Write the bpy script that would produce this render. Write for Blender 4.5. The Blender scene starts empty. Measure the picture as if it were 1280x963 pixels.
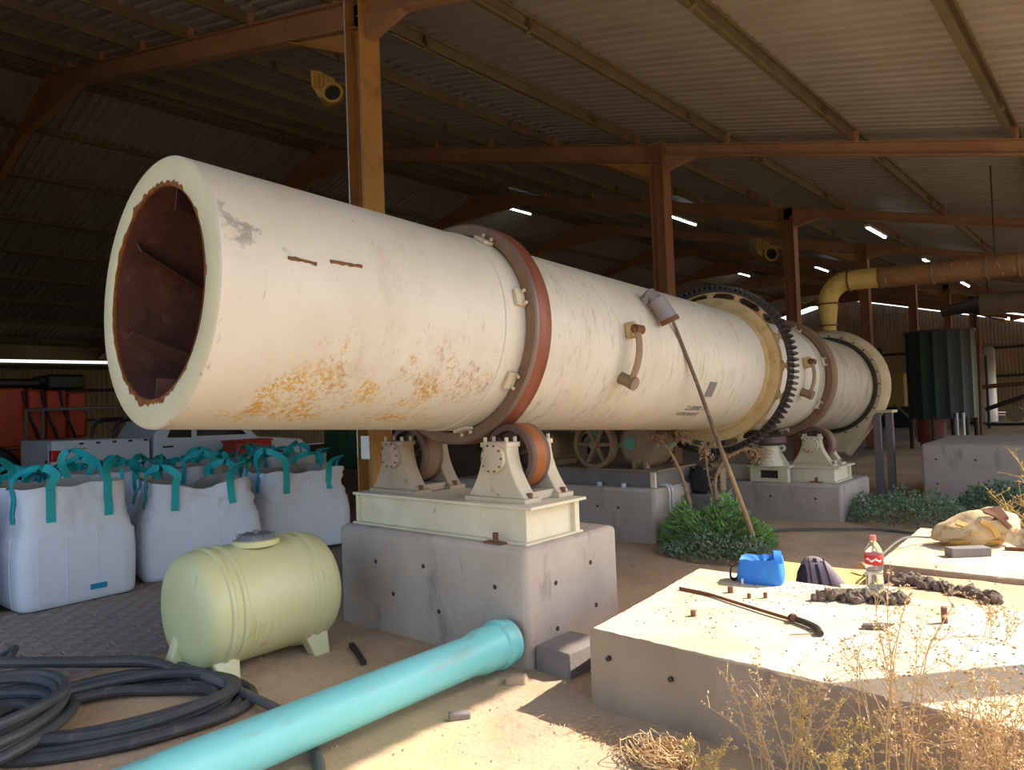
import bpy, bmesh, math, random
from mathutils import Vector, Matrix, noise

# ------------------------------------------------------------------ camera, light, exposure
scene = bpy.context.scene
C = scene.collection
R = math.radians

cam_data = bpy.data.cameras.new('camera')
cam_data.sensor_width = 36.0
cam_data.lens = 897.0 / 1280.0 * 36.0
cam_data.clip_end = 400
cam = bpy.data.objects.new('camera', cam_data)
C.objects.link(cam)
_Y = Vector((790.0, -6.5, 897.0)).normalized()          # building axes seen from the camera (x right, y down, z forward)
_X = -Vector((-1019.0, 60.5, 897.0)).normalized()
_X = (_X - _Y * _X.dot(_Y)).normalized()
_U = _X.cross(_Y)
if _U.y > 0:
    _U = -_U
def _w(v):
    return Vector((_X.dot(v), _Y.dot(v), _U.dot(v)))
_r, _u, _b = _w(Vector((1, 0, 0))), _w(Vector((0, -1, 0))), _w(Vector((0, 0, -1)))
cam.matrix_world = Matrix(((_r.x, _u.x, _b.x, 0.0), (_r.y, _u.y, _b.y, 0.0), (_r.z, _u.z, _b.z, 1.7), (0, 0, 0, 1)))
scene.camera = cam

SUN_X, SUN_Y = 0.71, 0.82                                 # sun offset per metre of height
world = bpy.data.worlds.new('World')
scene.world = world
world.use_nodes = True
wn = world.node_tree
for n_ in list(wn.nodes):
    wn.nodes.remove(n_)
sky = wn.nodes.new('ShaderNodeTexSky')
sky.sky_type = 'NISHITA'
sky.sun_disc = False
sky.sun_elevation = math.atan2(1.0, math.hypot(SUN_X, SUN_Y))
sky.sun_rotation = math.atan2(SUN_X, SUN_Y)
sky.dust_density = 2.0
bg = wn.nodes.new('ShaderNodeBackground')
bg.inputs['Strength'].default_value = 0.27
wo = wn.nodes.new('ShaderNodeOutputWorld')
wn.links.new(sky.outputs['Color'], bg.inputs['Color'])
wn.links.new(bg.outputs['Background'], wo.inputs['Surface'])

sun_data = bpy.data.lights.new('sun', 'SUN')
sun_data.energy = 6.0
sun_data.angle = R(0.6)
sun_data.color = (1.0, 0.93, 0.80)
sun = bpy.data.objects.new('sun', sun_data)
C.objects.link(sun)
sun.location = (20, 24, 30)
sun.rotation_euler = Vector((SUN_X, SUN_Y, 1.0)).to_track_quat('Z', 'Y').to_euler()

scene.view_settings.view_transform = 'Standard'
scene.view_settings.look = 'None'
scene.view_settings.gamma = 1.0
scene.view_settings.use_curve_mapping = False
scene.view_settings.exposure = 0.70

# ------------------------------------------------------------------ helpers
def srgb(r, g, b):
    f = lambda c: c / 12.92 if c <= 0.04045 else ((c + 0.055) / 1.055) ** 2.4
    return (f(r / 255), f(g / 255), f(b / 255), 1.0)

MATS = {}
def mat(name, col, rough=0.7, metal=0.0, col2=None, scale=6.0, layers=(), bump=0.0, bscale=40.0, stretch=(1, 1, 1),
        emit=None, alpha_glass=None, trans=0.0, spec=0.5):
    """procedural material: noise-mixed base colour, then layers of stains, scuffs or rust, plus fine bump"""
    m = bpy.data.materials.new(name)
    m.use_nodes = True
    nt = m.node_tree
    nd, lk = nt.nodes, nt.links
    bsdf = nd['Principled BSDF']
    bsdf.inputs['Roughness'].default_value = rough
    bsdf.inputs['Metallic'].default_value = metal
    bsdf.inputs['Specular IOR Level'].default_value = spec
    tc = nd.new('ShaderNodeTexCoord')
    def mapped(st):
        mp = nd.new('ShaderNodeMapping')
        mp.inputs['Scale'].default_value = st
        lk.new(tc.outputs['Object'], mp.inputs['Vector'])
        return mp.outputs['Vector']
    def nz(sc, st=(1, 1, 1), detail=6.0, ro=0.6):
        t = nd.new('ShaderNodeTexNoise')
        t.inputs['Scale'].default_value = sc
        t.inputs['Detail'].default_value = detail
        t.inputs['Roughness'].default_value = ro
        lk.new(mapped(st), t.inputs['Vector'])
        return t.outputs['Fac']
    def rng(v, a, b, c=0.0, d=1.0):
        mr = nd.new('ShaderNodeMapRange')
        mr.inputs['From Min'].default_value = a
        mr.inputs['From Max'].default_value = b
        mr.inputs['To Min'].default_value = c
        mr.inputs['To Max'].default_value = d
        lk.new(v, mr.inputs['Value'])
        return mr.outputs['Result']
    def mul(a, b):
        mm = nd.new('ShaderNodeMath')
        mm.operation = 'MULTIPLY'
        lk.new(a, mm.inputs[0])
        if isinstance(b, float):
            mm.inputs[1].default_value = b
        else:
            lk.new(b, mm.inputs[1])
        return mm.outputs[0]
    def mix(f, a, b):
        mx = nd.new('ShaderNodeMix')
        mx.data_type = 'RGBA'
        if isinstance(f, float):
            mx.inputs[0].default_value = f
        else:
            lk.new(f, mx.inputs[0])
        for s, v in ((6, a), (7, b)):
            if isinstance(v, tuple):
                mx.inputs[s].default_value = v
            else:
                lk.new(v, mx.inputs[s])
        return mx.outputs[2]
    c = col
    if col2 is not None:
        c = mix(rng(nz(scale, stretch), 0.3, 0.7), col, col2)
    sep = None
    for L in layers:
        f = rng(nz(L.get('scale', 6), L.get('stretch', (1, 1, 1)), L.get('detail', 6.0), L.get('ro', 0.65)), L['lo'], L['hi'])
        if 'spk' in L:
            f = mul(f, rng(nz(L['spk'][0], (1, 1, 1), 8.0, 0.75), L['spk'][1], L['spk'][2]))
        if 'amt' in L:
            f = mul(f, L['amt'])
        for ax, a0, a1, b1, b0 in L.get('win', ()):
            if sep is None:
                s_ = nd.new('ShaderNodeSeparateXYZ')
                lk.new(tc.outputs['Object'], s_.inputs[0])
                sep = s_.outputs
            f = mul(f, rng(sep[ax], a0, a1))
            f = mul(f, rng(sep[ax], b0, b1))
        c = mix(f, c, L['col'])
    if isinstance(c, tuple):
        bsdf.inputs['Base Color'].default_value = c
    else:
        lk.new(c, bsdf.inputs['Base Color'])
    if bump:
        bp = nd.new('ShaderNodeBump')
        bp.inputs['Strength'].default_value = bump
        bp.inputs['Distance'].default_value = 0.02
        lk.new(nz(bscale), bp.inputs['Height'])
        lk.new(bp.outputs['Normal'], bsdf.inputs['Normal'])
    if emit:
        bsdf.inputs['Emission Color'].default_value = emit[0]
        bsdf.inputs['Emission Strength'].default_value = emit[1]
    if trans:
        bsdf.inputs['Transmission Weight'].default_value = trans
        bsdf.inputs['IOR'].default_value = 1.15
    MATS[name] = m
    return m

class MB:
    """collects boxes, tubes, lathes and prisms; build() links them as one mesh object"""
    def __init__(s):
        s.v, s.f = [], []
    def add(s, vs, fs):
        o = len(s.v)
        s.v += [tuple(x) for x in vs]
        s.f += [tuple(i + o for i in f) for f in fs]
        return s
    def box(s, c, d, rot=None):
        hx, hy, hz = d[0] / 2, d[1] / 2, d[2] / 2
        vs = [Vector((x, y, z)) for z in (-hz, hz) for y in (-hy, hy) for x in (-hx, hx)]
        if rot is not None:
            vs = [rot @ v for v in vs]
        cv = Vector(c)
        return s.add([v + cv for v in vs], [(0, 2, 3, 1), (4, 5, 7, 6), (0, 1, 5, 4), (2, 6, 7, 3), (0, 4, 6, 2), (1, 3, 7, 5)])
    def span(s, a, b):
        return s.box([(a[i] + b[i]) / 2 for i in range(3)], [abs(b[i] - a[i]) for i in range(3)])
    def prism(s, pts, off):
        """closed polygon of 3-D points pushed along off"""
        n = len(pts)
        off = Vector(off)
        vs = [Vector(p) for p in pts] + [Vector(p) + off for p in pts]
        fs = [tuple(range(n))[::-1], tuple(range(n, 2 * n))] + [(i, (i + 1) % n, (i + 1) % n + n, i + n) for i in range(n)]
        return s.add(vs, fs)
    def tube(s, pts, r, n=8, caps=True, squash=1.0):
        pts = [Vector(p) for p in pts]
        m = len(pts)
        rs = r if isinstance(r, (list, tuple)) else [r] * m
        t0 = (pts[1] - pts[0]).normalized()
        up = Vector((0, 0, 1)) if abs(t0.z) < 0.9 else Vector((1, 0, 0))
        a = t0.cross(up).normalized()
        vs = []
        for i in range(m):
            t = (pts[min(i + 1, m - 1)] - pts[max(i - 1, 0)])
            t = t.normalized() if t.length > 1e-9 else t0
            a = (a - t * a.dot(t))
            a = a.normalized() if a.length > 1e-6 else t.orthogonal().normalized()
            b = t.cross(a)
            for k in range(n):
                th = 2 * math.pi * k / n
                vs.append(pts[i] + (a * math.cos(th) + b * math.sin(th) * squash) * rs[i])
        fs = []
        for i in range(m - 1):
            for k in range(n):
                fs.append((i * n + k, i * n + (k + 1) % n, (i + 1) * n + (k + 1) % n, (i + 1) * n + k))
        if caps:
            fs.append(tuple(range(n))[::-1])
            fs.append(tuple((m - 1) * n + k for k in range(n)))
        return s.add(vs, fs)
    def lathe(s, prof, n=64, c=(0, 0, 0), axis='y', a0=0.0, a1=2 * math.pi, closed=False):
        """profile of (radius, along) spun about an axis through c; closed joins the last profile point to the first"""
        full = abs(a1 - a0 - 2 * math.pi) < 1e-6
        m = len(prof)
        cnt = n if full else n + 1
        vs = []
        for k in range(cnt):
            th = a0 + (a1 - a0) * k / n
            co, si = math.cos(th), math.sin(th)
            for r, y in prof:
                p = {'y': (r * co, y, r * si), 'z': (r * co, r * si, y), 'x': (y, r * co, r * si)}[axis]
                vs.append((p[0] + c[0], p[1] + c[1], p[2] + c[2]))
        fs = []
        mm = m if closed else m - 1
        for k in range(n):
            k2 = (k + 1) % cnt
            for i in range(mm):
                j = (i + 1) % m
                fs.append((k * m + i, k * m + j, k2 * m + j, k2 * m + i))
        return s.add(vs, fs)
    def disc(s, c, r, h, axis='y', n=24):
        e = 1e-4
        return s.lathe([(e, -h / 2), (r, -h / 2), (r, h / 2), (e, h / 2)], n, c, axis)
    def mesh(s, name, smooth=35):
        me = bpy.data.meshes.new(name)
        me.from_pydata(s.v, [], s.f)
        bm = bmesh.new()
        bm.from_mesh(me)
        bmesh.ops.recalc_face_normals(bm, faces=bm.faces[:])
        bm.to_mesh(me)
        bm.free()
        if smooth:
            me.shade_smooth()
            me.set_sharp_from_angle(angle=R(smooth))
        return me
    def build(s, name, m, parent=None, smooth=35, bevel=0, segs=2):
        me = s.mesh(name, smooth)
        return link(name, me, m, parent, bevel, segs)

def link(name, me, m=None, parent=None, bevel=0, segs=2):
    o = bpy.data.objects.new(name, me)
    C.objects.link(o)
    if m is not None and not me.materials:
        me.materials.append(MATS[m] if isinstance(m, str) else m)
    if parent is not None:
        o.parent = parent
    if bevel:
        md = o.modifiers.new('bevel', 'BEVEL')
        md.width = bevel
        md.segments = segs
        md.limit_method = 'ANGLE'
        md.angle_limit = R(40)
    return o

def tag(o, label=None, cat=None, group=None, kind=None):
    if label: o['label'] = label
    if cat: o['category'] = cat
    if group: o['group'] = group
    if kind: o['kind'] = kind
    return o

def thing(name, label, cat, loc=(0, 0, 0), rot=(0, 0, 0), group=None):
    o = bpy.data.objects.new(name, None)
    C.objects.link(o)
    o.empty_display_size = 0.1
    o.location = loc
    o.rotation_euler = rot
    return tag(o, label, cat, group)

def struct(name, loc=(0, 0, 0), label=None, cat=None):
    o = bpy.data.objects.new(name, None)
    C.objects.link(o)
    o.location = loc
    return tag(o, label, cat, None, 'structure')

def place(name, me, parent, loc=(0, 0, 0), rot=(0, 0, 0), m=None):
    o = link(name, me, m, parent)
    o.location = loc
    o.rotation_euler = rot
    return o

def cat_rom(pts, per=6):
    pts = [Vector(p) for p in pts]
    P = [pts[0] * 2 - pts[1]] + pts + [pts[-1] * 2 - pts[-2]]
    out = []
    for i in range(1, len(P) - 2):
        for k in range(per):
            t = k / per
            a, b, c, d = P[i - 1], P[i], P[i + 1], P[i + 2]
            out.append(0.5 * ((2 * b) + (c - a) * t + (2 * a - 5 * b + 4 * c - d) * t * t + (3 * b - a - 3 * c + d) * t ** 3))
    out.append(pts[-1])
    return out

# ------------------------------------------------------------------ materials
RUST = srgb(150, 84, 24)
mat('cream', srgb(202, 191, 170), 0.5, col2=srgb(214, 205, 188), scale=1.6, bump=0.05, bscale=14, layers=[
    dict(scale=3.2, stretch=(1, 1, 1), lo=0.60, hi=0.75, col=srgb(198, 178, 148), amt=0.5),
    dict(scale=9.0, stretch=(0.5, 2.2, 0.5), lo=0.64, hi=0.72, col=srgb(150, 136, 124), amt=0.55),
    dict(scale=7.0, stretch=(0.4, 2.6, 0.4), lo=0.56, hi=0.68, col=srgb(158, 142, 128), amt=0.6, win=[(1, 2.5, 2.9, 5.6, 7.0)]),
    dict(scale=4.2, stretch=(1, 2.2, 1), lo=0.54, hi=0.66, spk=(22.0, 0.35, 0.6), col=srgb(150, 134, 122), amt=0.75, win=[(1, 2.45, 2.6, 3.3, 4.2)]),
    dict(scale=3.6, stretch=(0.8, 2.4, 0.8), lo=0.56, hi=0.70, spk=(20.0, 0.35, 0.6), col=srgb(152, 138, 124), amt=0.65, win=[(1, 4.0, 4.4, 6.2, 6.6)]),
    dict(scale=2.2, stretch=(1, 1.4, 1), lo=0.58, hi=0.70, col=srgb(186, 172, 150), amt=0.6, win=[(1, 0.0, 0.2, 2.0, 2.3)]),
    dict(scale=5.0, lo=0.58, hi=0.64, col=srgb(142, 132, 128), amt=0.8, win=[(1, 0.0, 0.05, 0.3, 0.45), (2, 0.1, 0.2, 0.4, 0.5)]),
    dict(scale=3.4, lo=0.46, hi=0.56, spk=(34.0, 0.46, 0.54), col=srgb(196, 146, 52), amt=0.95, win=[(1, 0.10, 0.35, 1.5, 1.9), (2, -0.72, -0.66, -0.46, -0.34)]),
    dict(scale=4.2, lo=0.50, hi=0.58, spk=(26.0, 0.48, 0.56), col=srgb(176, 138, 92), amt=0.8, win=[(1, 0.4, 0.7, 1.7, 2.2), (2, -0.6, -0.5, -0.28, -0.10)]),
    dict(scale=5.0, lo=0.56, hi=0.62, spk=(18.0, 0.45, 0.6), col=srgb(140, 112, 88), amt=0.8, win=[(1, 1.3, 1.6, 2.1, 2.2), (2, -0.55, -0.45, -0.25, -0.1)]),
    dict(scale=14.0, detail=8, lo=0.56, hi=0.66, col=RUST, amt=0.9, win=[(1, -0.1, -0.05, 0.01, 0.05), (2, -0.9, -0.8, -0.4, -0.1)]),
    dict(scale=60.0, lo=0.76, hi=0.80, col=srgb(110, 80, 50), amt=0.7)])
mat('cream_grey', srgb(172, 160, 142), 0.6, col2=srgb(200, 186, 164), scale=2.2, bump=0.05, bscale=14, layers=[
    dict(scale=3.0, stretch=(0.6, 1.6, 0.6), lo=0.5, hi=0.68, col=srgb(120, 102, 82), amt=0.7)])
mat('cream_end', srgb(220, 204, 160), 0.6, col2=srgb(206, 190, 146), scale=3, bump=0.06, bscale=20, layers=[
    dict(scale=40, lo=0.72, hi=0.78, col=srgb(140, 96, 46), amt=0.8)])
mat('rust_edge', srgb(150, 86, 22), 0.9, col2=srgb(98, 52, 20), scale=18, bump=0.3)
mat('rust_inside', srgb(74, 42, 32), 0.9, col2=srgb(104, 60, 44), scale=2.5, bump=0.2, layers=[
    dict(scale=5, lo=0.58, hi=0.72, col=srgb(128, 92, 74), amt=0.6), dict(scale=9, lo=0.55, hi=0.7, col=srgb(46, 26, 22), amt=0.7)])
mat('rust_flight', srgb(96, 56, 40), 0.85, col2=srgb(64, 36, 28), scale=6, bump=0.2)
mat('tyre_side', srgb(136, 106, 80), 0.7, col2=srgb(116, 88, 66), scale=4, bump=0.05)
mat('tyre_tread', srgb(136, 80, 56), 0.5, metal=0.2, col2=srgb(122, 62, 44), scale=3, stretch=(1, 6, 1))
mat('tyre_edge', srgb(128, 110, 100), 0.45, metal=0.4)
mat('roller_rim', srgb(92, 70, 62), 0.6, metal=0.2, col2=srgb(110, 84, 72), scale=6)
mat('roller_rust', srgb(164, 92, 40), 0.55, metal=0.2, col2=srgb(142, 80, 38), scale=5)
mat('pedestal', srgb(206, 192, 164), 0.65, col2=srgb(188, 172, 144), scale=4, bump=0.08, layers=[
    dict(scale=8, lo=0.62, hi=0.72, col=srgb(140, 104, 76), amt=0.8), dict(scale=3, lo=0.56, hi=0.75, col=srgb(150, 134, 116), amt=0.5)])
mat('pedestal_darker', srgb(156, 136, 114), 0.8, col2=srgb(176, 158, 134), scale=4, bump=0.08, layers=[  # browner, darker variant used on the left-hand pedestals
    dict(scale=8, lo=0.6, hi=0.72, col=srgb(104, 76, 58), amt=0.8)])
mat('base_cream', srgb(224, 214, 186), 0.6, col2=srgb(206, 194, 164), scale=3, layers=[
    dict(scale=9, lo=0.64, hi=0.72, col=srgb(150, 104, 62), amt=0.8)])
mat('bolt_rust', srgb(126, 84, 58), 0.8, col2=srgb(96, 60, 42), scale=20)
mat('concrete', srgb(190, 174, 158), 0.9, col2=srgb(170, 154, 140), scale=2.2, bump=0.12, bscale=30, layers=[
    dict(scale=5, stretch=(1, 1, 0.35), lo=0.56, hi=0.7, col=srgb(112, 100, 92), amt=0.55),
    dict(scale=90, lo=0.70, hi=0.75, col=srgb(88, 78, 70), amt=0.6)])
mat('concrete_dark', srgb(134, 124, 118), 0.9, col2=srgb(116, 107, 102), scale=5, bump=0.25, bscale=60)
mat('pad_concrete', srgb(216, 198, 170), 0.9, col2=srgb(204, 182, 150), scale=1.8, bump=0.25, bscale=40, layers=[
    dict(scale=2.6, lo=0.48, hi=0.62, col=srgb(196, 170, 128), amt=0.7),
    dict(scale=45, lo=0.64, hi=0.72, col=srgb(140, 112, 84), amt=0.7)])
mat('pad_side_shaded', srgb(172, 148, 122), 0.95, col2=srgb(154, 130, 106), scale=2.0, bump=0.3, bscale=40, layers=[  # raw concrete, darkened further to carry the shade on the pad's sides
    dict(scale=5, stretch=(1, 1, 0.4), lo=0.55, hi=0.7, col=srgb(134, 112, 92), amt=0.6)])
mat('sand', srgb(194, 166, 136), 0.95, col2=srgb(174, 144, 114), scale=1.1, bump=0.45, bscale=28, layers=[
    dict(scale=0.9, lo=0.52, hi=0.66, col=srgb(204, 170, 132), amt=0.7),
    dict(scale=16, lo=0.56, hi=0.72, col=srgb(140, 112, 90), amt=0.7),
    dict(scale=55, lo=0.56, hi=0.68, col=srgb(150, 122, 98), amt=0.6),
    dict(scale=120, lo=0.66, hi=0.72, col=srgb(88, 66, 50), amt=0.7),
    dict(scale=0.7, lo=0.46, hi=0.62, col=srgb(214, 182, 134), amt=0.6),
    dict(scale=0.4, lo=0.1, hi=0.3, col=srgb(124, 110, 94), amt=0.9, win=[(0, 1.0, 2.5, 69.0, 80.0)]),  # outdoor soil, darkened out of view to cut bounce light
    dict(scale=0.4, lo=0.1, hi=0.3, col=srgb(124, 110, 94), amt=0.9, win=[(1, -60.0, -59.0, -4.0, -1.5)]),  # same darkened soil before the open front, also to limit bounce
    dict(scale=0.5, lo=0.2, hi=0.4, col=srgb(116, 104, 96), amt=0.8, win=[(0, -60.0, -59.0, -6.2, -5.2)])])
mat('paver', srgb(174, 156, 142), 0.9, col2=srgb(146, 128, 116), scale=5, bump=0.2, bscale=60, layers=[
    dict(scale=1.7, lo=0.5, hi=0.66, col=srgb(158, 130, 106), amt=0.6)])
mat('steel_orange', srgb(186, 140, 76), 0.65, col2=srgb(170, 122, 64), scale=1.4, stretch=(1, 1, 0.4), layers=[
    dict(scale=4, lo=0.55, hi=0.7, col=srgb(140, 84, 44), amt=0.7)])
mat('column_shaded', srgb(158, 108, 74), 0.7, col2=srgb(142, 90, 60), scale=1.5)  # steel_orange turned browner and darker for the less lit columns
mat('rafter_rust', srgb(166, 124, 86), 0.7, col2=srgb(150, 106, 72), scale=2.0, layers=[
    dict(scale=7, lo=0.58, hi=0.72, col=srgb(112, 66, 46), amt=0.7)])
mat('purlin', srgb(120, 104, 70), 0.65, metal=0.1, col2=srgb(102, 86, 58), scale=3)
mat('roof_sheet', srgb(166, 156, 140), 0.6, metal=0.15, col2=srgb(150, 138, 122), scale=1.2, layers=[
    dict(scale=3, lo=0.6, hi=0.75, col=srgb(128, 106, 82), amt=0.4)])
mat('wall_sheet', srgb(176, 154, 122), 0.7, col2=srgb(150, 126, 96), scale=0.8)
mat('bag_fabric', srgb(230, 232, 240), 0.7, col2=srgb(222, 224, 232), scale=3, bump=0.35, bscale=9, layers=[
    dict(scale=2.4, lo=0.58, hi=0.75, col=srgb(196, 192, 190), amt=0.2)])
mat('bag_fabric_dusty', srgb(206, 198, 190), 0.8, col2=srgb(190, 180, 170), scale=3, bump=0.12, bscale=16)
mat('bag_inside', srgb(176, 168, 160), 0.85, col2=srgb(160, 152, 142), scale=4)
mat('strap_teal', srgb(36, 184, 184), 0.6, col2=srgb(26, 164, 166), scale=8)
mat('tag_blue', srgb(22, 136, 178), 0.6)
mat('tank_yellow', srgb(204, 196, 140), 0.45, col2=srgb(212, 206, 154), scale=2, layers=[
    dict(scale=4, stretch=(1, 1, 0.3), lo=0.62, hi=0.72, col=srgb(186, 150, 78), amt=0.6),
    dict(scale=24, lo=0.72, hi=0.78, col=srgb(120, 82, 40), amt=0.8)])
mat('lid_grey', srgb(128, 128, 130), 0.6, col2=srgb(98, 98, 100), scale=10)
mat('pvc_teal', srgb(118, 200, 192), 0.45, col2=srgb(132, 208, 206), scale=2, layers=[
    dict(scale=3.0, stretch=(2, 0.5, 2), lo=0.5, hi=0.68, col=srgb(142, 160, 146), amt=0.85, win=[(2, 0.22, 0.26, 0.4, 0.5)]),
    dict(scale=18, stretch=(1.5, 0.25, 1.5), lo=0.66, hi=0.74, col=srgb(92, 104, 98), amt=0.7)])
mat('hose_black', srgb(62, 62, 64), 0.55, col2=srgb(78, 74, 72), scale=6, layers=[dict(scale=12, lo=0.58, hi=0.72, col=srgb(128, 110, 94), amt=0.5)])
mat('hose_grey', srgb(104, 98, 90), 0.7, col2=srgb(88, 84, 80), scale=8)
mat('blue_fabric', srgb(38, 112, 200), 0.7, col2=srgb(52, 130, 214), scale=6, bump=0.2, bscale=30)
mat('black_web', srgb(32, 30, 38), 0.8)
mat('mauve_fabric', srgb(134, 118, 122), 0.85, col2=srgb(122, 106, 112), scale=10)
mat('dark_fabric', srgb(42, 34, 38), 0.9)
mat('bottle_plastic', (0.95, 0.97, 1.0, 1), 0.08, trans=0.92)
mat('bottle_red', srgb(206, 44, 30), 0.5)
mat('bottle_white', srgb(240, 236, 230), 0.5)
mat('bottle_cap', srgb(226, 120, 110), 0.5)
mat('water', (0.9, 0.95, 0.97, 1), 0.05, trans=0.95)
mat('mud', srgb(136, 116, 100), 0.95, col2=srgb(98, 82, 74), scale=14, bump=0.5, bscale=50)
mat('wood_stick', srgb(176, 148, 116), 0.85, col2=srgb(150, 122, 92), scale=20, stretch=(1, 1, 0.2), layers=[
    dict(scale=9, lo=0.3, hi=0.45, col=srgb(92, 78, 70), amt=0.9, win=[(2, 0.9, 1.25, 9.0, 10.0)])])
mat('dead_stem', srgb(180, 146, 108), 0.9, col2=srgb(150, 116, 82), scale=20)
mat('dry_weed', srgb(214, 182, 136), 0.9, col2=srgb(190, 154, 106), scale=10)
mat('dry_weed_yellow', srgb(212, 182, 108), 0.9, col2=srgb(194, 162, 104), scale=10)
mat('leaf_green', srgb(140, 182, 80), 0.7, col2=srgb(118, 160, 74), scale=5)
mat('leaf_grey', srgb(136, 152, 118), 0.8, col2=srgb(116, 136, 106), scale=5)
mat('leaf_dark', srgb(122, 142, 106), 0.8, col2=srgb(102, 128, 96), scale=5)
mat('yellow_board', srgb(226, 192, 120), 0.85, col2=srgb(212, 176, 104), scale=6, bump=0.2)
mat('brown_rust', srgb(122, 78, 48), 0.85, col2=srgb(96, 58, 38), scale=8)
mat('gear_black', srgb(44, 40, 40), 0.5, metal=0.3, col2=srgb(62, 54, 50), scale=12)
mat('gear_cream', srgb(206, 180, 130), 0.65, col2=srgb(188, 160, 112), scale=5, layers=[dict(scale=9, lo=0.6, hi=0.72, col=srgb(130, 96, 60), amt=0.7)])
mat('duct_yellow', srgb(206, 176, 96), 0.6, col2=srgb(188, 154, 78), scale=3, layers=[dict(scale=5, lo=0.6, hi=0.72, col=srgb(120, 80, 44), amt=0.7)])
mat('duct_rust', srgb(140, 100, 58), 0.8, col2=srgb(114, 78, 46), scale=4, layers=[dict(scale=8, stretch=(4, 1, 1), lo=0.62, hi=0.7, col=srgb(206, 184, 140), amt=0.7)])
mat('duct_grey', srgb(128, 112, 88), 0.7, col2=srgb(108, 92, 70), scale=3)
mat('dark_metal', srgb(56, 50, 46), 0.6, metal=0.4, col2=srgb(72, 62, 54), scale=5)
mat('machine_dust', srgb(150, 126, 98), 0.8, col2=srgb(128, 104, 80), scale=5, layers=[dict(scale=4, lo=0.6, hi=0.7, col=srgb(96, 72, 54), amt=0.6)])
mat('machine_teal', srgb(92, 144, 128), 0.7, col2=srgb(112, 140, 118), scale=8)
mat('wood_grey', srgb(122, 112, 110), 0.85, col2=srgb(104, 94, 92), scale=8, stretch=(3, 3, 0.3))
mat('tank_green', srgb(46, 66, 54), 0.6, col2=srgb(26, 30, 28), scale=1.2, stretch=(1, 1, 0.2))
mat('tank_silver', srgb(170, 164, 156), 0.4, metal=0.5, col2=srgb(150, 142, 134), scale=2)
mat('flood_yellow', srgb(176, 142, 62), 0.6, col2=srgb(150, 118, 52), scale=8)
mat('glass_dark', srgb(40, 44, 44), 0.12)
mat('tube_light', (1, 1, 1, 1), 0.5, emit=((0.9, 0.97, 1.0, 1), 14.0))
mat('light_body', srgb(190, 190, 190), 0.5)
mat('truck_white', srgb(206, 212, 222), 0.3)
mat('truck_black', srgb(24, 24, 26), 0.5)
mat('lamp_red', srgb(190, 24, 28), 0.25)
mat('lamp_clear', srgb(220, 214, 210), 0.25)
mat('tractor_orange', srgb(196, 66, 26), 0.5, col2=srgb(170, 54, 26), scale=3)
mat('machine_green', srgb(58, 92, 62), 0.6, col2=srgb(44, 72, 52), scale=4)
mat('orange_red', srgb(186, 60, 34), 0.6)
mat('ink', srgb(74, 64, 60), 0.8)
mat('plate_grey', srgb(142, 134, 134), 0.5, metal=0.3)
mat('hood_cream', srgb(206, 186, 152), 0.65, col2=srgb(188, 164, 128), scale=3, layers=[dict(scale=5, lo=0.58, hi=0.72, col=srgb(140, 112, 84), amt=0.7)])
mat('drum_red', srgb(104, 50, 42), 0.7)
mat('conduit', srgb(196, 196, 200), 0.4, metal=0.3)
mat('sacking', srgb(214, 190, 148), 0.9, col2=srgb(196, 168, 124), scale=8, bump=0.3, layers=[dict(scale=5, lo=0.56, hi=0.66, col=srgb(128, 98, 66), amt=0.7)])
mat('sacking_yellow', srgb(204, 158, 78), 0.85, col2=srgb(182, 138, 70), scale=8)

# ------------------------------------------------------------------ ground and paving
SLOPE = 0.255
RX = -16.0
def zr(x):                                               # underside of the roof sheets
    return 4.66 - SLOPE * x if x >= RX else 4.66 - SLOPE * RX + SLOPE * (x - RX)
def sstep(a, b, x):
    t = max(0.0, min(1.0, (x - a) / (b - a)))
    return t * t * (3 - 2 * t)
def gz(x, y):
    z = 0.0
    if -9 < x < 6 and -3 < y < 16:
        z += 0.018 * noise.noise(Vector((x * 1.3, y * 1.3, 0))) + 0.010 * noise.noise(Vector((x * 5, y * 5, 3)))
    w = sstep(-5.3, -5.75, x + 0.18 * noise.noise(Vector((x * 2, y * 2, 7))))
    z = z * (1 - w) + (-0.03) * w
    f = sstep(-1.75, -1.25, x) * sstep(4.6, 4.9, y) * sstep(6.4, 5.6, y) * (1 - sstep(0.6, 2.5, x))
    z += 0.40 * f
    g = sstep(-2.7, -2.2, x) * sstep(4.7, 5.0, y) * sstep(6.9, 6.0, y) * (1 - sstep(0.6, 2.5, x))
    z += 0.16 * g * (1 - f)
    return z
def axis_pts(lo, a, b, hi, fine, grow=1.35):
    out = [a + i * fine for i in range(int(round((b - a) / fine)) + 1)]
    s, x = fine, out[-1]
    while x < hi:
        s *= grow
        x += s
        out.append(min(x, hi))
    s, x, pre = fine, a, []
    while x > lo:
        s *= grow
        x -= s
        pre.append(max(x, lo))
    return pre[::-1] + out
gx = axis_pts(-70, -6.4, 1.4, 70, 0.06)
gy = axis_pts(-45, 0.6, 8.6, 100, 0.06)
vs = [(x, y, gz(x, y)) for y in gy for x in gx]
nx = len(gx)
fs = [(j * nx + i, j * nx + i + 1, (j + 1) * nx + i + 1, (j + 1) * nx + i) for j in range(len(gy) - 1) for i in range(nx - 1)]
fl = MB().add(vs, fs).build('floor', 'sand', smooth=80)
tag(fl, 'bare sandy ground running into the open shed', 'ground', None, 'structure')

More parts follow.
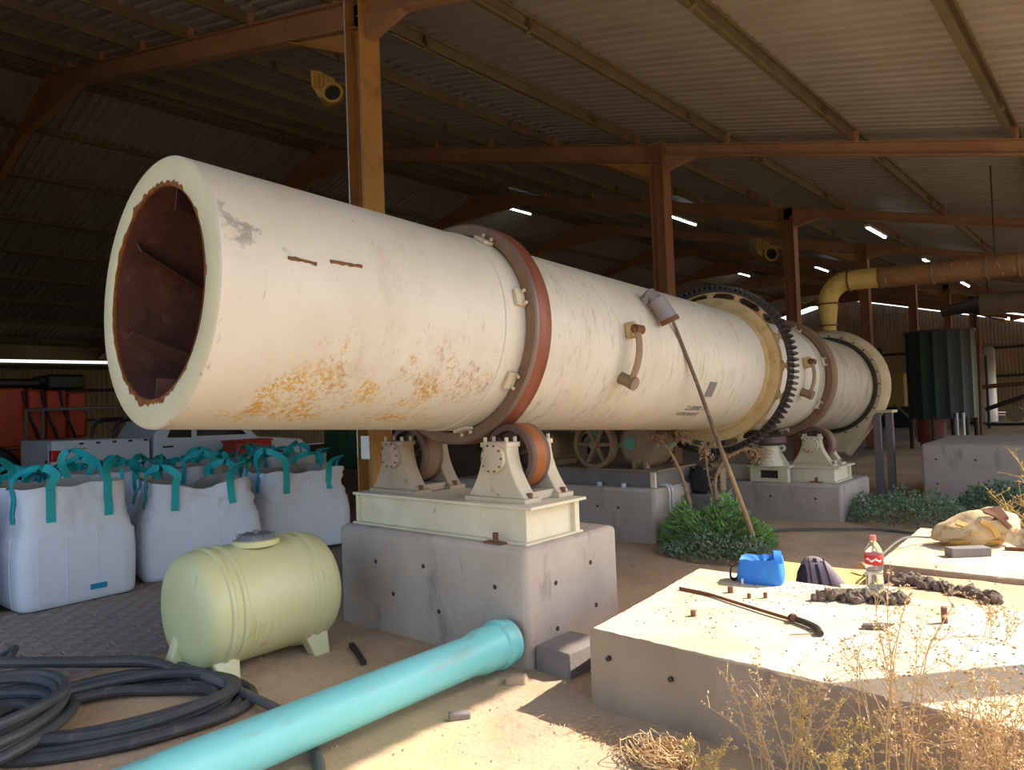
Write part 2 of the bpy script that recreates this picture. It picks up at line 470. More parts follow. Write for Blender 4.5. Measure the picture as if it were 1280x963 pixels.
pave = struct('floor_paving', label='worn grey interlocking paving in front of the bulk bags', cat='paving')
rnd = random.Random(4)
pm = MB().box((0, 0, -0.03), (0.090, 0.190, 0.06)).mesh('paver', 0)
bm_ = bmesh.new(); bm_.from_mesh(pm)
bmesh.ops.bevel(bm_, geom=[e for e in bm_.edges if all(v.co.z > -0.01 for v in e.verts)], offset=0.006, segments=1, affect='EDGES')
bm_.to_mesh(pm); bm_.free()
npv = 0
for i in range(24):
    for j in range(13):
        x = -7.70 + i * 0.1
        y = 0.95 + j * 0.2 + (0.1 if i % 2 else 0)
        if npv >= 300 or (x > -6.2 and y > 3.2) or y < 0.62 - 0.45 * (x + 5.4):
            continue
        npv += 1
        place('paver', pm, pave, (x, y, 0.006 + rnd.uniform(-0.006, 0.005)), (rnd.uniform(-.015, .015), rnd.uniform(-.015, .015), rnd.uniform(-.01, .01)), 'paver')

# ------------------------------------------------------------------ roof, frames, walls
FRAMES = [-1.4, 4.68, 10.92, 16.92, 22.8, 28.7, 34.7, 40.7, 46.7, 52.7]
YA, YB = -1.9, 54.6
ceil = struct('ceiling', label='rib-profiled steel roof on purlins and rusty rafters', cat='roof')
ANG = math.atan(SLOPE)
def rib_sheet(length, ribs=5, pitch=0.2, h=0.036):
    prof = []
    for k in range(ribs):
        b = k * pitch
        prof += [(b, 0), (b + 0.105, 0), (b + 0.128, h), (b + 0.177, h)]
    prof += [(ribs * pitch, 0), (ribs * pitch + 0.07, 0.0)]
    n = len(prof)
    return MB().add([(x, y, z) for x in (0, length) for y, z in prof], [(i, i + 1, n + i + 1, n + i) for i in range(n - 1)]).mesh('roof_sheet', 0)
def rows(x0, x1, y0, y1, left=False):
    ln = abs(x1 - x0) / math.cos(ANG)
    me = rib_sheet(ln)
    me.materials.append(MATS['roof_sheet'])
    n = int((y1 - y0) / 1.0)
    for k in range(n):
        y = y0 + k
        dz = 0.003 * (k % 2)
        if left:
            place('roof_sheet', me, ceil, (x0, y + 1.0, zr(x0) + dz), (0, ANG, math.pi))
        else:
            place('roof_sheet', me, ceil, (x0, y, zr(x0) + dz), (0, ANG, 0))
rows(-16.05, -7.95, YA, YB)
rows(-8.15, 0.36, YA, YB)
rows(-15.95, -24.2, YA, YB, True)
rows(-24.0, -32.6, YA, YB, True)
rows(0.34, 4.4, 10.9, YB)  # unseen wider eave, shaped so its shade covers the far ground
rd = MB()
rd.prism([(-16.35, YA, zr(-16) - 0.03), (-16, YA, zr(-16) + 0.075), (-15.65, YA, zr(-16) - 0.03), (-16, YA, zr(-16) + 0.06)], (0, YB - YA, 0))
rd.build('ridge_cap', 'roof_sheet', ceil)

def purlin(x, y0=YA, y1=YB):
    s = -1 if x >= RX else 1
    d = Vector((math.cos(ANG), 0, s * math.sin(ANG)))
    u = Vector((-d.z, 0, d.x))
    o = Vector((x, y0, zr(x)))
    t, D, F = 0.012, 0.165, 0.07
    P = [(0, 0), (F, 0), (F, -0.03), (F - t, -0.03), (F - t, -t), (t, -t), (t, -D + t), (F - t, -D + t), (F - t, -D + 0.03), (F, -D + 0.03), (F, -D), (0, -D)]
    m = MB().prism([o + d * a + u * b for a, b in P], (0, y1 - y0, 0))
    ob = m.build('purlin', 'purlin', ceil, smooth=0)
    for fy in FRAMES[1:5]:
        q = o + d * 0.035 + u * (-D / 2)
        for dy in (-1.3, 1.3):
            if x > -10:
                MB().box((q.x, fy + dy, q.z), (0.086, 0.05, 0.2), Matrix.Rotation(-s * -ANG, 3, 'Y')).build('splice_clip', 'purlin', ob, smooth=0)
    return ob
PURL = [0.15, -1.1, -2.95, -4.85, -6.5, -8.3, -9.95, -11.6, -13.3, -14.9, -15.75]
for x in PURL: purlin(x)
for x in (-16.25, -18.1, -20.05, -22.2, -24.1, -25.9, -27.7, -29.5, -31.4): purlin(x)
for x in (1.6, 3.0, 4.2): purlin(x, 10.9)

def ibeam(xs, top, depth, y, bf=0.16, tf=0.016, tw=0.012):
    m = MB()
    for i in range(len(xs) - 1):
        a, b = xs[i], xs[i + 1]
        ta, tb = top(a), top(b)
        da, db = depth(a, i), depth(b, i)
        for (o1, o2, p1, p2, w) in ((0, -tf, 0, -tf, bf), (-da + tf, -da, -db + tf, -db, bf), (-tf, -da + tf, -tf, -db + tf, tw)):
            m.prism([(a, y - w / 2, ta + o1), (b, y - w / 2, tb + p1), (b, y - w / 2, tb + p2), (a, y - w / 2, ta + o2)], (0, w, 0))
    return m
rtop = lambda x: zr(x) - 0.17
XC = -6.06
for k, fy in enumerate(FRAMES):
    ibeam([RX, RX + 1.7, XC - 1.25, XC], rtop, lambda x, i: {0: 0.75 - 0.43 * (x - RX) / 1.7, 1: 0.32, 2: 0.32}[i], fy).build('rafter', 'rafter_rust', ceil, smooth=0)
    ibeam([XC, 0.36 if fy < 10 else 4.4], rtop, lambda x, i: 0.20, fy, 0.13).build('rafter', 'rafter_rust', ceil, smooth=0)
    ibeam([RX, RX - 1.7, -32.2], rtop, lambda x, i: {0: 0.75 - 0.43 * abs(x - RX) / 1.7, 1: 0.32}[i], fy).build('rafter', 'rafter_rust', ceil, smooth=0)
    zl = rtop(XC) - 0.30
    MB().prism([(XC - 0.13, fy - 0.008, zl), (XC - 1.3, fy - 0.008, rtop(XC - 1.3) - 0.32), (XC - 0.13, fy - 0.008, zl - 0.24)], (0, 0.016, 0)).build('haunch', 'steel_orange', ceil, smooth=0)
    MB().prism([(XC - 0.13, fy - 0.07, zl - 0.24), (XC - 1.3, fy - 0.07, rtop(XC - 1.3) - 0.32), (XC - 1.3, fy - 0.07, rtop(XC - 1.3) - 0.335), (XC - 0.13, fy - 0.07, zl - 0.255)], (0, 0.14, 0)).build('haunch', 'steel_orange', ceil, smooth=0)
    MB().prism([(XC + 0.13, fy - 0.06, rtop(XC) - 0.2), (XC + 0.7, fy - 0.06, rtop(XC + 0.7) - 0.2), (XC + 0.13, fy - 0.06, rtop(XC) - 0.48)], (0, 0.12, 0)).build('haunch', 'rafter_rust', ceil, smooth=0)
    if 0 < k < 4:
        for x in PURL[1:]:
            MB().box((x + 0.02, fy - 0.03, zr(x) - 0.10), (0.10, 0.07, 0.17)).build('cleat', 'rafter_rust', ceil, smooth=0)

def hcol(x, y, top, label, size=0.26, mats=('steel_orange',)):
    t = thing('steel_column', label, 'column', (x, y, 0), group='roof columns of the shed')
    h = size / 2
    m = MB()
    m.span((h - 0.016, -h, 0), (h, h, top)).span((-h, -h, 0), (-h + 0.016, h, top)).span((-h + 0.016, -0.006, 0), (h - 0.016, 0.006, top))
    m.build('shaft', mats[0], t, smooth=0)
    MB().span((-h - 0.05, -h - 0.05, 0), (h + 0.05, h + 0.05, 0.025)).build('base_plate', 'bolt_rust', t, smooth=0)
    MB().span((-h, -h, top), (h, h, top + 0.02)).build('cap_plate', 'rafter_rust', t, smooth=0)
    return t
cl = ['near orange steel column rising behind the open end of the drum', 'orange steel column behind the middle of the drum',
      'orange steel column carrying a floodlight, behind the toothed ring', 'brown steel column in the gloom right of the yellow duct elbow',
      'dim steel column behind the top of the dark green tank', 'dim steel column just right of the dark green tank', 'furthest dim steel column beside the silver tank']
cols = []
for k, fy in enumerate(FRAMES[1:8]):
    cols.append(hcol(XC, fy, rtop(XC) - 0.02, cl[k], mats=('steel_orange' if k == 0 else 'column_shaded',)))
c0 = cols[0]
zt = rtop(XC)
MB().tube([(-0.11, -0.135, zt - 0.02), (-0.115, -0.135, 3.0), (-0.11, -0.135, 1.2)], 0.008, 6).build('cable', 'conduit', c0)
MB().tube([(0.0, -0.14, zt - 0.4), (0.06, -0.14, zt - 0.7), (0.085, -0.14, zt - 1.2), (0.09, -0.138, 2.0)], 0.009, 6).build('cable', 'brown_rust', c0)
MB().span((-0.03, -0.16, 1.18), (0.10, -0.132, 1.42)).build('notice_plate', 'bottle_white', c0, smooth=0, bevel=0.01)
def eave_post(x, y):
    o = hcol(x, y, rtop(x) - 0.21, None, 0.2)
    o.name = 'eave_post'
    for k_ in ('category', 'group'):
        if k_ in o: del o[k_]
    o.parent = ceil
eave_post(0.30, 4.68)
for fy in FRAMES[2:5]:
    eave_post(4.2, fy)  # unseen posts carrying the added wider eave

def ribwall(name, p0, p1, topf, label, pitch=0.2):
    p0, p1 = Vector(p0), Vector(p1)
    d = (p1 - p0); L = d.length; d.normalize()
    nrm = Vector((-d.y, d.x, 0))
    prof = []
    n = int(L / pitch)
    for k in range(n):
        b = k * pitch
        prof += [(b, 0), (b + 0.11, 0), (b + 0.13, 0.035), (b + 0.18, 0.035)]
    vs, fs = [], []
    for s, o in prof:
        q = p0 + d * s + nrm * o
        vs += [(q.x, q.y, 0.0), (q.x, q.y, topf(q))]
    for i in range(len(prof) - 1):
        fs.append((2 * i, 2 * i + 2, 2 * i + 3, 2 * i + 1))
    o = MB().add(vs, fs).build(name, 'wall_sheet', smooth=0)
    return tag(o, label, 'wall', None, 'structure')
ribwall('wall_left', (-32.2, 54.6, 0), (-32.2, -1.9, 0), lambda q: 3.95, 'ribbed steel long wall with a daylight gap below the eave')
ribwall('wall_back', (-32.2, 54.6, 0), (4.4, 54.6, 0), lambda q: zr(q.x) - 0.47, 'ribbed steel gable wall with a daylight gap below the roof')
fw = MB().span((-32.28, -1.9, 4.07), (-32.16, 54.6, 4.62)).build('trim_3', 'wall_sheet', smooth=0)
tag(fw, 'dark eave board above the daylight gap of the long wall', 'eave board', None, 'structure')
ribwall('wall_front_blocker', (-9.5, -1.9, 0), (-32.2, -1.9, 0), lambda q: zr(q.x) - 0.05, 'unseen ribbed front wall added to darken the left of the shed')  # unseen wall, added to keep light off the left interior
gt = struct('trim_1', label='rail along the top of the long wall', cat='wall rail')
MB().span((-32.1, -1.9, 3.7), (-32.0, 54.5, 3.85)).build('girt', 'dark_metal', gt, smooth=0)
for z in (1.6, 2.8):
    MB().span((-32.1, -1.9, z), (-32.0, 54.5, z + 0.12)).build('girt', 'dark_metal', gt, smooth=0)
gt2 = struct('trim_2', label='dark rails across the gable wall', cat='wall rail')
for z in (2.2, 4.0):
    MB().span((-32.1, 54.42, z), (3.0, 54.52, z + 0.15)).build('girt', 'dark_metal', gt2, smooth=0)

# fluorescent battens hung under the roof
lab = {(-15.8, 18.5): 'white fluorescent batten glowing above the near riding ring', (-9.6, 18.5): 'white fluorescent batten beside the middle roof column',
       (-4.6, 18.5): 'white fluorescent batten, brightest one above the yellow duct', (-4.65, 24.3): 'fluorescent batten second in line above the duct',
       (-9.7, 30.5): 'small far fluorescent batten left of the duct elbow', (-4.8, 31.0): 'fluorescent batten just under the rusty duct',
       (-16.2, 38.0): 'tiny far fluorescent batten over the toothed ring'}
for (x, y), lb in lab.items():
    t = thing('fluorescent_light', lb, 'light', (x, y, zr(x) - 0.42), group='fluorescent battens under the roof')
    MB().span((-0.05, -0.8, 0.02), (0.05, 0.8, 0.07)).build('body', 'light_body', t, smooth=0)
    MB().tube([(0, -0.76, 0), (0, 0.76, 0)], 0.022, 8).build('tube', 'tube_light', t)
    for yy in (-0.6, 0.6):
        MB().tube([(0, yy, 0.07), (0, yy, 0.4)], 0.006, 5).build('hanger', 'dark_metal', t)

# floodlights
def flood(loc, lb, s, reach):
    t = thing('floodlight', lb, 'floodlight', loc, (0, 0, R(41)), 'floodlights on the columns')
    out = [(-0.20, 0.20), (-0.10, 0.19), (0.06, 0.10), (0.10, 0.02), (0.04, -0.04), (-0.06, -0.12), (-0.12, -0.10), (-0.19, 0.02)]
    MB().prism([(x * s, -0.10 * s, z * s) for x, z in out], (0, 0.26 * s, 0)).build('housing', 'flood_yellow', t, bevel=0.012 * s)
    for k in range(4):
        x = (-0.17 + 0.05 * k) * s
        MB().span((x, -0.125 * s, (0.0 - 0.01 * k) * s), (x + 0.012 * s, -0.095 * s, (0.17 - 0.012 * k) * s)).build('cooling_fin', 'flood_yellow', t, smooth=0)
    MB().lathe([(0.085 * s, -0.03 * s), (0.115 * s, -0.03 * s), (0.115 * s, 0.05 * s), (0.085 * s, 0.05 * s)], 28, (0.05 * s, -0.12 * s, -0.08 * s), 'y', closed=True).build('lamp_ring', 'flood_yellow', t)
    MB().disc((0.05 * s, -0.10 * s, -0.08 * s), 0.088 * s, 0.02, 'y', 24).build('lens', 'glass_dark', t)
    MB().tube([(0.06 * s, -0.02 * s, 0.06 * s), (reach, 0.02, 0.05 * s)], 0.022 * s, 8).build('bracket', 'flood_yellow', t)
    return t
flood((-6.55, 4.62, 5.20), 'dusty yellow floodlight bracketed to the near orange column', 1.0, 0.36)
flood((-6.66, 16.9, 5.12), 'dim floodlight bracketed to the column behind the toothed ring', 1.5, 0.40)

wr_ = MB().tube(cat_rom([(-5.50, 4.62, 5.45), (-5.85, 7.0, 5.66), (-6.2, 9.2, 5.92), (-6.55, 10.85, 6.16)], 8), 0.005, 6).build('strung_wire', 'duct_grey')
tag(wr_, 'thin wire strung between the near and middle roof columns', 'wire')

# ------------------------------------------------------------------ concrete plinths and pads
def plinth(name, a, b, m, label, holes=(), bevel=0.04, group=None):
    t = thing(name, label, 'concrete block', ((a[0] + b[0]) / 2, (a[1] + b[1]) / 2, 0), group=group)
    o = Vector(t.location)
    MB().span(Vector(a) - o, Vector(b) - o).build('body', m, t, bevel=bevel, segs=2)
    for p, ax in holes:
        MB().disc(Vector(p) - o, 0.016, 0.012, ax, 10).build('tie_hole', 'dark_metal', t)
    return t
plinth('concrete_plinth', (-4.97, 3.45, -0.15), (-2.98, 4.5, 0.77), 'concrete', 'large grey concrete plinth under the near roller station',
       [((-4.5, 3.452, 0.52), 'y'), ((-3.95, 3.452, 0.55), 'y'), ((-3.25, 3.452, 0.50), 'y'), ((-4.3, 3.452, 0.3), 'y'), ((-3.8, 3.452, 0.25), 'y'), ((-2.982, 3.75, 0.5), 'x'), ((-2.982, 4.15, 0.56), 'x'), ((-2.982, 3.75, 0.2), 'x'), ((-2.982, 4.2, 0.25), 'x')])
plinth('concrete_plinth', (-7.6, 7.3, -0.15), (-4.30, 8.9, 0.64), 'concrete', 'concrete plinth under the drive motor and spoked pulley',
       [((-4.8, 7.302, 0.4), 'y'), ((-5.4, 7.302, 0.42), 'y'), ((-5.1, 7.302, 0.4), 'y')])
plinth('concrete_plinth', (-5.3, 9.69, -0.15), (-2.97, 10.95, 0.49), 'concrete', 'concrete plinth under the far roller station',
       [((-3.3, 9.692, 0.3), 'y'), ((-3.9, 9.692, 0.3), 'y')])
plinth('concrete_plinth', (-2.6, 12.33, -0.1), (0.2, 14.6, 0.85), 'concrete', 'plain grey concrete block at right in front of the dark tank',
       [((-2.4, 12.332, 0.62), 'y'), ((-1.9, 12.332, 0.62), 'y'), ((-2.4, 12.332, 0.25), 'y')])
db = tag(MB().span((-2.96, 3.49, -0.05), (-2.69, 3.86, 0.165)).build('loose_block', 'concrete_dark', bevel=0.012), 'small dark grey concrete block on the ground against the plinth', 'block')
st = MB().add([(-0.07, -0.05, 0), (0.07, -0.045, 0), (0.075, 0.05, 0), (-0.06, 0.055, 0), (-0.055, -0.04, 0.05), (0.06, -0.035, 0.06), (0.055, 0.04, 0.055), (-0.05, 0.045, 0.045)],
     [(3, 2, 1, 0), (4, 5, 6, 7), (0, 1, 5, 4), (1, 2, 6, 5), (2, 3, 7, 6), (3, 0, 4, 7)]).build('stone', 'sand', bevel=0.012)
st.location = (-2.93, 3.27, 0.0); st.rotation_euler = (0, 0, 0.5)
tag(st, 'small tan stone by the socket end of the turquoise pipe', 'stone')

pad = thing('concrete_pad', 'broad sunlit concrete pad in the foreground with bolts and mud on it', 'concrete pad', (-1.2, 4.1, 0))
def slab(parent, corners, z0, z1, seed):
    rnd = random.Random(seed)
    out = []
    for i in range(len(corners)):
        p, q = Vector(corners[i]), Vector(corners[(i + 1) % len(corners)])
        n = max(2, int((q - p).length / 0.045))
        for k in range(n):
            c = p.lerp(q, k / n)
            out.append(c + Vector((rnd.uniform(-1, 1), rnd.uniform(-1, 1))) * 0.005)
    n = len(out)
    rings = []
    for z, ins, am in ((z0, 0.0, 0.0), (z1 - 0.03, 0.0, 0.3), (z1 - 0.010, 0.006, 1.0), (z1, 0.022, 1.0)):
        cx = sum(p.x for p in out) / n
        cy = sum(p.y for p in out) / n
        for p in out:
            d = Vector((cx - p.x, cy - p.y)).normalized()
            j = ins + am * max(0, noise.noise(Vector((p.x * 9, p.y * 9, seed)))) * 0.014
            rings.append((p.x + d.x * j, p.y + d.y * j, z))
    fs = [(r * n + i, r * n + (i + 1) % n, (r + 1) * n + (i + 1) % n, (r + 1) * n + i) for r in range(3) for i in range(n)]
    MB().add(rings, fs).build('slab_sides', 'pad_side_shaded', parent, smooth=40)  # shade is put into the side colour
    top = rings[3 * n:]
    MB().add(top, [tuple(range(n))]).build('dusty_lit_top', 'pad_concrete', parent, smooth=0)  # dusty, and paler than the sides as the sunlit face
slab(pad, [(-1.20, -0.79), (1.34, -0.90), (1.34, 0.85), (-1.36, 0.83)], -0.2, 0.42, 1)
for x, y, h, r in ((-0.87, 4.47, 0.085, 0.016), (-2.03, 3.83, 0.035, 0.016), (-2.07, 4.42, 0.04, 0.018), (-1.92, 4.36, 0.03, 0.012), (-1.84, 4.42, 0.035, 0.012)):
    MB().tube([(x + 1.2, y - 4.1, 0.4), (x + 1.2, y - 4.1, 0.42 + h)], r, 10).build('anchor_bolt', 'bolt_rust', pad)
for x, z in ((-2.27, 0.28), (-1.88, 0.26), (-1.2, 0.25)):
    MB().disc((x + 1.2, 3.305 - 0.04 * (x + 2.4) - 4.1, z), 0.014, 0.03, 'y', 10).build('tie_hole', 'dark_metal', pad)
pad2 = thing('concrete_pad', 'second sunlit concrete pad behind the bottle, with torn sacking on it', 'concrete pad', (-0.7, 6.5, 0))
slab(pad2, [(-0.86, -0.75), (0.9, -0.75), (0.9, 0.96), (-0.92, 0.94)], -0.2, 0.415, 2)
for x, y in ((-0.62, 5.92), (-0.35, 6.0)):
    MB().tube([(x + 0.7, y - 6.5, 0.4), (x + 0.7, y - 6.5, 0.47)], 0.016, 10).build('anchor_bolt', 'bolt_rust', pad2)

# ------------------------------------------------------------------ the rotary drum
DZ = 0.053
TILT = -math.atan(DZ)
KX, KY = -3.97, 1.63
KZ = 2.239 + DZ * (4 - KY)
L0 = 10.9
RS = 0.735
kiln = thing('rotary_drum', 'huge cream steel rotary kiln drum with rusty open end', 'kiln', (KX, KY, KZ), (TILT, 0, 0))
MB().lathe([(RS - 0.01, 0.0), (RS, 0.008), (RS, 8.47)], 128).build('shell', 'cream', kiln)
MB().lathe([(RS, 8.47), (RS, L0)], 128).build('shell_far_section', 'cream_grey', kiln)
MB().lathe([(RS - 0.004, 0.004), (RS - 0.012, 0.0), (0.585, 0.0), (0.578, 0.004)], 128).build('end_plate', 'cream_end', kiln)
# ragged rust along the mouth
rg = MB()
rnd = random.Random(8)
N = 220
vs, fs = [], []
for k in range(N):
    th = 2 * math.pi * k / N
    w = 0.003 + 0.03 * max(0, noise.noise(Vector((math.cos(th) * 7, math.sin(th) * 7, 0)))) + rnd.random() * 0.010 * (noise.noise(Vector((math.cos(th) * 3, math.sin(th) * 3, 4))) > 0)
    if abs(math.sin(th)) > 0.85: w += 0.022 * rnd.random() + 0.003
    for r in (0.577, 0.577 + w):
        vs.append((r * math.cos(th), -0.003, r * math.sin(th)))
for k in range(N):
    k2 = (k + 1) % N
    fs.append((2 * k, 2 * k2, 2 * k2 + 1, 2 * k + 1))
rg.add(vs, fs)
rg.lathe([(0.577, -0.003), (0.573, 0.006), (0.575, 0.016)], 128)
rg.build('rusted_lip', 'rust_edge', kiln)
MB().lathe([(0.575, 0.015), (0.575, L0 - 0.1), (0.01, L0 - 0.1)], 96).build('inner_lining', 'rust_inside', kiln)
for k in range(6):                                       # spiral lifting flights
    th0 = 2 * math.pi * k / 6 + 0.35
    vs, fs = [], []
    n = 40
    for i in range(n + 1):
        y = 0.06 + i * 0.09
        th = th0 + i * 0.085
        for r in (0.58, 0.46):
            for dt in (-0.012, 0.012):
                vs.append((r * math.cos(th + dt), y, r * math.sin(th + dt)))
    for i in range(n):
        a, b = 4 * i, 4 * i + 4
        fs += [(a, b, b + 2, a + 2), (a + 1, a + 3, b + 3, b + 1), (a + 2, b + 2, b + 3, a + 3)]
    fs += [(0, 2, 3, 1)]
    MB().add(vs, fs).build('lifting_flight', 'rust_flight', kiln)

def on_shell(y, deg, r=RS):
    a = R(deg)
    return Vector((r * math.cos(a), y, r * math.sin(a)))
def shell_rot(deg):                                      # local z outward, local y along the drum
    return Matrix.Rotation(R(90 - deg), 3, 'Y')

def riding_ring(y0, y1, dusty):
    ro, ri = 0.845, 0.757
    t = MB().lathe([(ri, y0), (ro - 0.012, y0), (ro, y0 + 0.012), (ro, y1 - 0.012), (ro - 0.012, y1), (ri, y1)], 128, closed=True).build('riding_ring', 'tyre_side', kiln)
    w = y1 - y0
    MB().lathe([(ro + 0.001, y0 + 0.03), (ro + 0.003, y0 + 0.034), (ro + 0.003, y1 - 0.02), (ro + 0.001, y1 - 0.016)], 128).build('worn_tread', 'tyre_side' if dusty else 'tyre_tread', t)
    if not dusty:
        MB().lathe([(ro - 0.011, y0 - 0.001), (ro + 0.0015, y0 + 0.011), (ro + 0.0015, y0 + 0.03)], 128).build('polished_edge', 'tyre_edge', t)
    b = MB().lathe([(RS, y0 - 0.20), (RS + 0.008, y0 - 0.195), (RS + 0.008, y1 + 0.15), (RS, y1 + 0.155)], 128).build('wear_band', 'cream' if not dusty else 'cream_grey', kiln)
    for k in range(8):
        deg = 14 + k * 45
        rot = shell_rot(deg)
        p = MB().box(on_shell(y0 - 0.055, deg, RS + 0.022), (0.12, 0.09, 0.024), rot).build('retaining_lug', 'pedestal', kiln, smooth=0)
        for dx in (-0.045, 0.045):
            q = on_shell(y0 - 0.03, deg, RS + 0.04) + rot @ Vector((dx, 0, 0))
            MB().tube([q, q + rot @ Vector((0, 0, 0.022))], 0.013, 6).build('stud', 'pedestal', p)
riding_ring(2.205, 2.385, False)
riding_ring(8.47, 8.67, True)

# girth gear
GY = 6.60
MB().lathe([(RS, GY - 0.16), (RS + 0.03, GY - 0.158), (RS + 0.03, GY - 0.07)], 128).build('gear_collar', 'gear_cream', kiln)
fl_ = MB().lathe([(RS + 0.01, GY - 0.09), (0.872, GY - 0.09), (0.872, GY - 0.055), (RS + 0.01, GY - 0.055)], 128, closed=True).build('gear_flange', 'gear_cream', kiln)
for k in range(16):
    p = on_shell(GY - 0.09, k * 22.5 + 8, 0.835)
    MB().tube([p + Vector((0, 0.0, 0)), p + Vector((0, -0.035, 0))], 0.018, 6).build('bolt', 'gear_cream', fl_)
SEC = 16
vs, fs, idx = [], [], {}
def web_v(r, a):
    key = (round(r, 4), round(a % (2 * math.pi), 5))
    if key not in idx:
        idx[key] = len(vs)
        vs.append((r * math.cos(a), 0, r * math.sin(a)))
    return idx[key]
rr = [0.84, 0.868, 0.882, 0.928, 0.942, 0.965]
SUB = 12
for s_ in range(SEC):
    for i in range(SUB):
        a0 = 2 * math.pi * (s_ + i / SUB) / SEC
        a1 = 2 * math.pi * (s_ + (i + 1) / SUB) / SEC
        for j in range(5):
            hole = (j == 2 and 1 <= i <= SUB - 2) or (j in (1, 3) and 2 <= i <= SUB - 3)
            if not hole:
                fs.append((web_v(rr[j], a0), web_v(rr[j], a1), web_v(rr[j + 1], a1), web_v(rr[j + 1], a0)))
web = MB().add([(x, GY, z) for x, y, z in vs], fs).build('gear_web', 'gear_cream', kiln)
sd = web.modifiers.new('thick', 'SOLIDIFY'); sd.thickness = 0.05; sd.offset = 0
gear = MB().lathe([(0.955, GY - 0.07), (0.978, GY - 0.07), (0.978, GY + 0.07), (0.955, GY + 0.07)], 160, closed=True).build('gear_rim', 'gear_black', kiln)
tm = MB().prism([(-0.023, -0.08, 0), (0.023, -0.08, 0), (0.012, -0.08, 0.062), (-0.012, -0.08, 0.062)], (0, 0.16, 0)).mesh('gear_tooth', 0)
NT = 92
for k in range(NT):
    deg = 360.0 * k / NT
    o = place('gear_tooth', tm, kiln, on_shell(GY, deg, 0.974), (0, R(90 - deg), 0), 'gear_black')

# knockers: hinged hammer straps on the shell
def knocker(y, d0, d1, fat=False):
    p0 = on_shell(y, d0, RS)
    rot = shell_rot(d0)
    b = MB().box(p0 + rot @ Vector((0, 0, 0.05)), (0.14, 0.05, 0.10), rot).build('knocker_bracket', 'gear_cream', kiln, bevel=0.015)
    q0 = on_shell(y + 0.03, d0, RS + 0.10)
    MB().tube([q0 + Vector((0, -0.06, 0)), q0 + Vector((0, 0.05, 0))], 0.04, 12).build('pin', 'brown_rust', b)
    n = 10
    arc = [on_shell(y + 0.01 - 0.01 * i / n, d0 + (d1 - d0) * i / n, RS + 0.10 + 0.02 * math.sin(math.pi * i / n)) for i in range(n + 1)]
    MB().tube(arc, 0.045, 8, squash=0.4).build('strap', 'machine_dust', b)
    h0 = on_shell(y, d1, RS + 0.0)
    h1 = on_shell(y, d1, RS + 0.15)
    MB().tube([h0, h0 + (h1 - h0) * 0.3, h1], [0.055, 0.05, 0.06], 12).build('hammer_head', 'machine_dust', b)
knocker(3.53, 7, -24)
knocker(7.70, 9, -20)
kb = MB().tube([on_shell(4.04, 36, RS), on_shell(4.04, 36, RS + 0.10)], 0.05, 10).build('knocker_bracket', 'plate_grey', kiln)
MB().tube([on_shell(4.03, 38, RS + 0.09), on_shell(4.06, 31, RS + 0.10)], [0.05, 0.06], 12).build('neck', 'plate_grey', kb)
MB().tube([on_shell(4.06, 31.5, RS + 0.10), on_shell(4.13, 17, RS + 0.11)], [0.078, 0.082], 16).build('hammer_cylinder', 'plate_grey', kb)
MB().tube([on_shell(4.12, 18.5, RS + 0.11), on_shell(4.135, 15.5, RS + 0.11)], [0.086, 0.086], 16).build('end_ring', 'brown_rust', kb)
MB().box(on_shell(5.21, -26, RS + 0.004), (0.16, 0.15, 0.008), shell_rot(-26)).build('name_plate', 'plate_grey', kiln, smooth=0)
for (y0, y1, d0, d1) in ((0.36, 0.525, 11, 10.7), (0.618, 0.825, 13.1, 13.9)):
    MB().tube([on_shell(y0 + (y1 - y0) * i / 8, d0 + (d1 - d0) * i / 8 + rnd.uniform(-.25, .25), RS) for i in range(9)], [0.007 + rnd.random() * 0.006 for i in range(9)], 6).build('weld_scar', 'brown_rust', kiln)

def stencil(txt, y0, deg, size, parent):                  # faded stencilled characters wrapped on the shell
    cu = bpy.data.curves.new('t', 'FONT')
    cu.body = txt
    cu.size = size
    ob = bpy.data.objects.new('t', cu)
    C.objects.link(ob)
    dg = bpy.context.evaluated_depsgraph_get()
    me = bpy.data.meshes.new_from_object(ob.evaluated_get(dg))
    bpy.data.objects.remove(ob)
    for v in me.vertices:
        p = on_shell(y0 + v.co.x, deg + math.degrees(v.co.y / RS), RS + 0.002)
        v.co = p
    me.materials.clear()
    return link('stencilled_marking', me, 'ink', parent)
stencil('22.00000 10', 4.93, -46.5, 0.085, kiln)
stencil('45500 4640 87', 4.86, -53.0, 0.075, kiln)

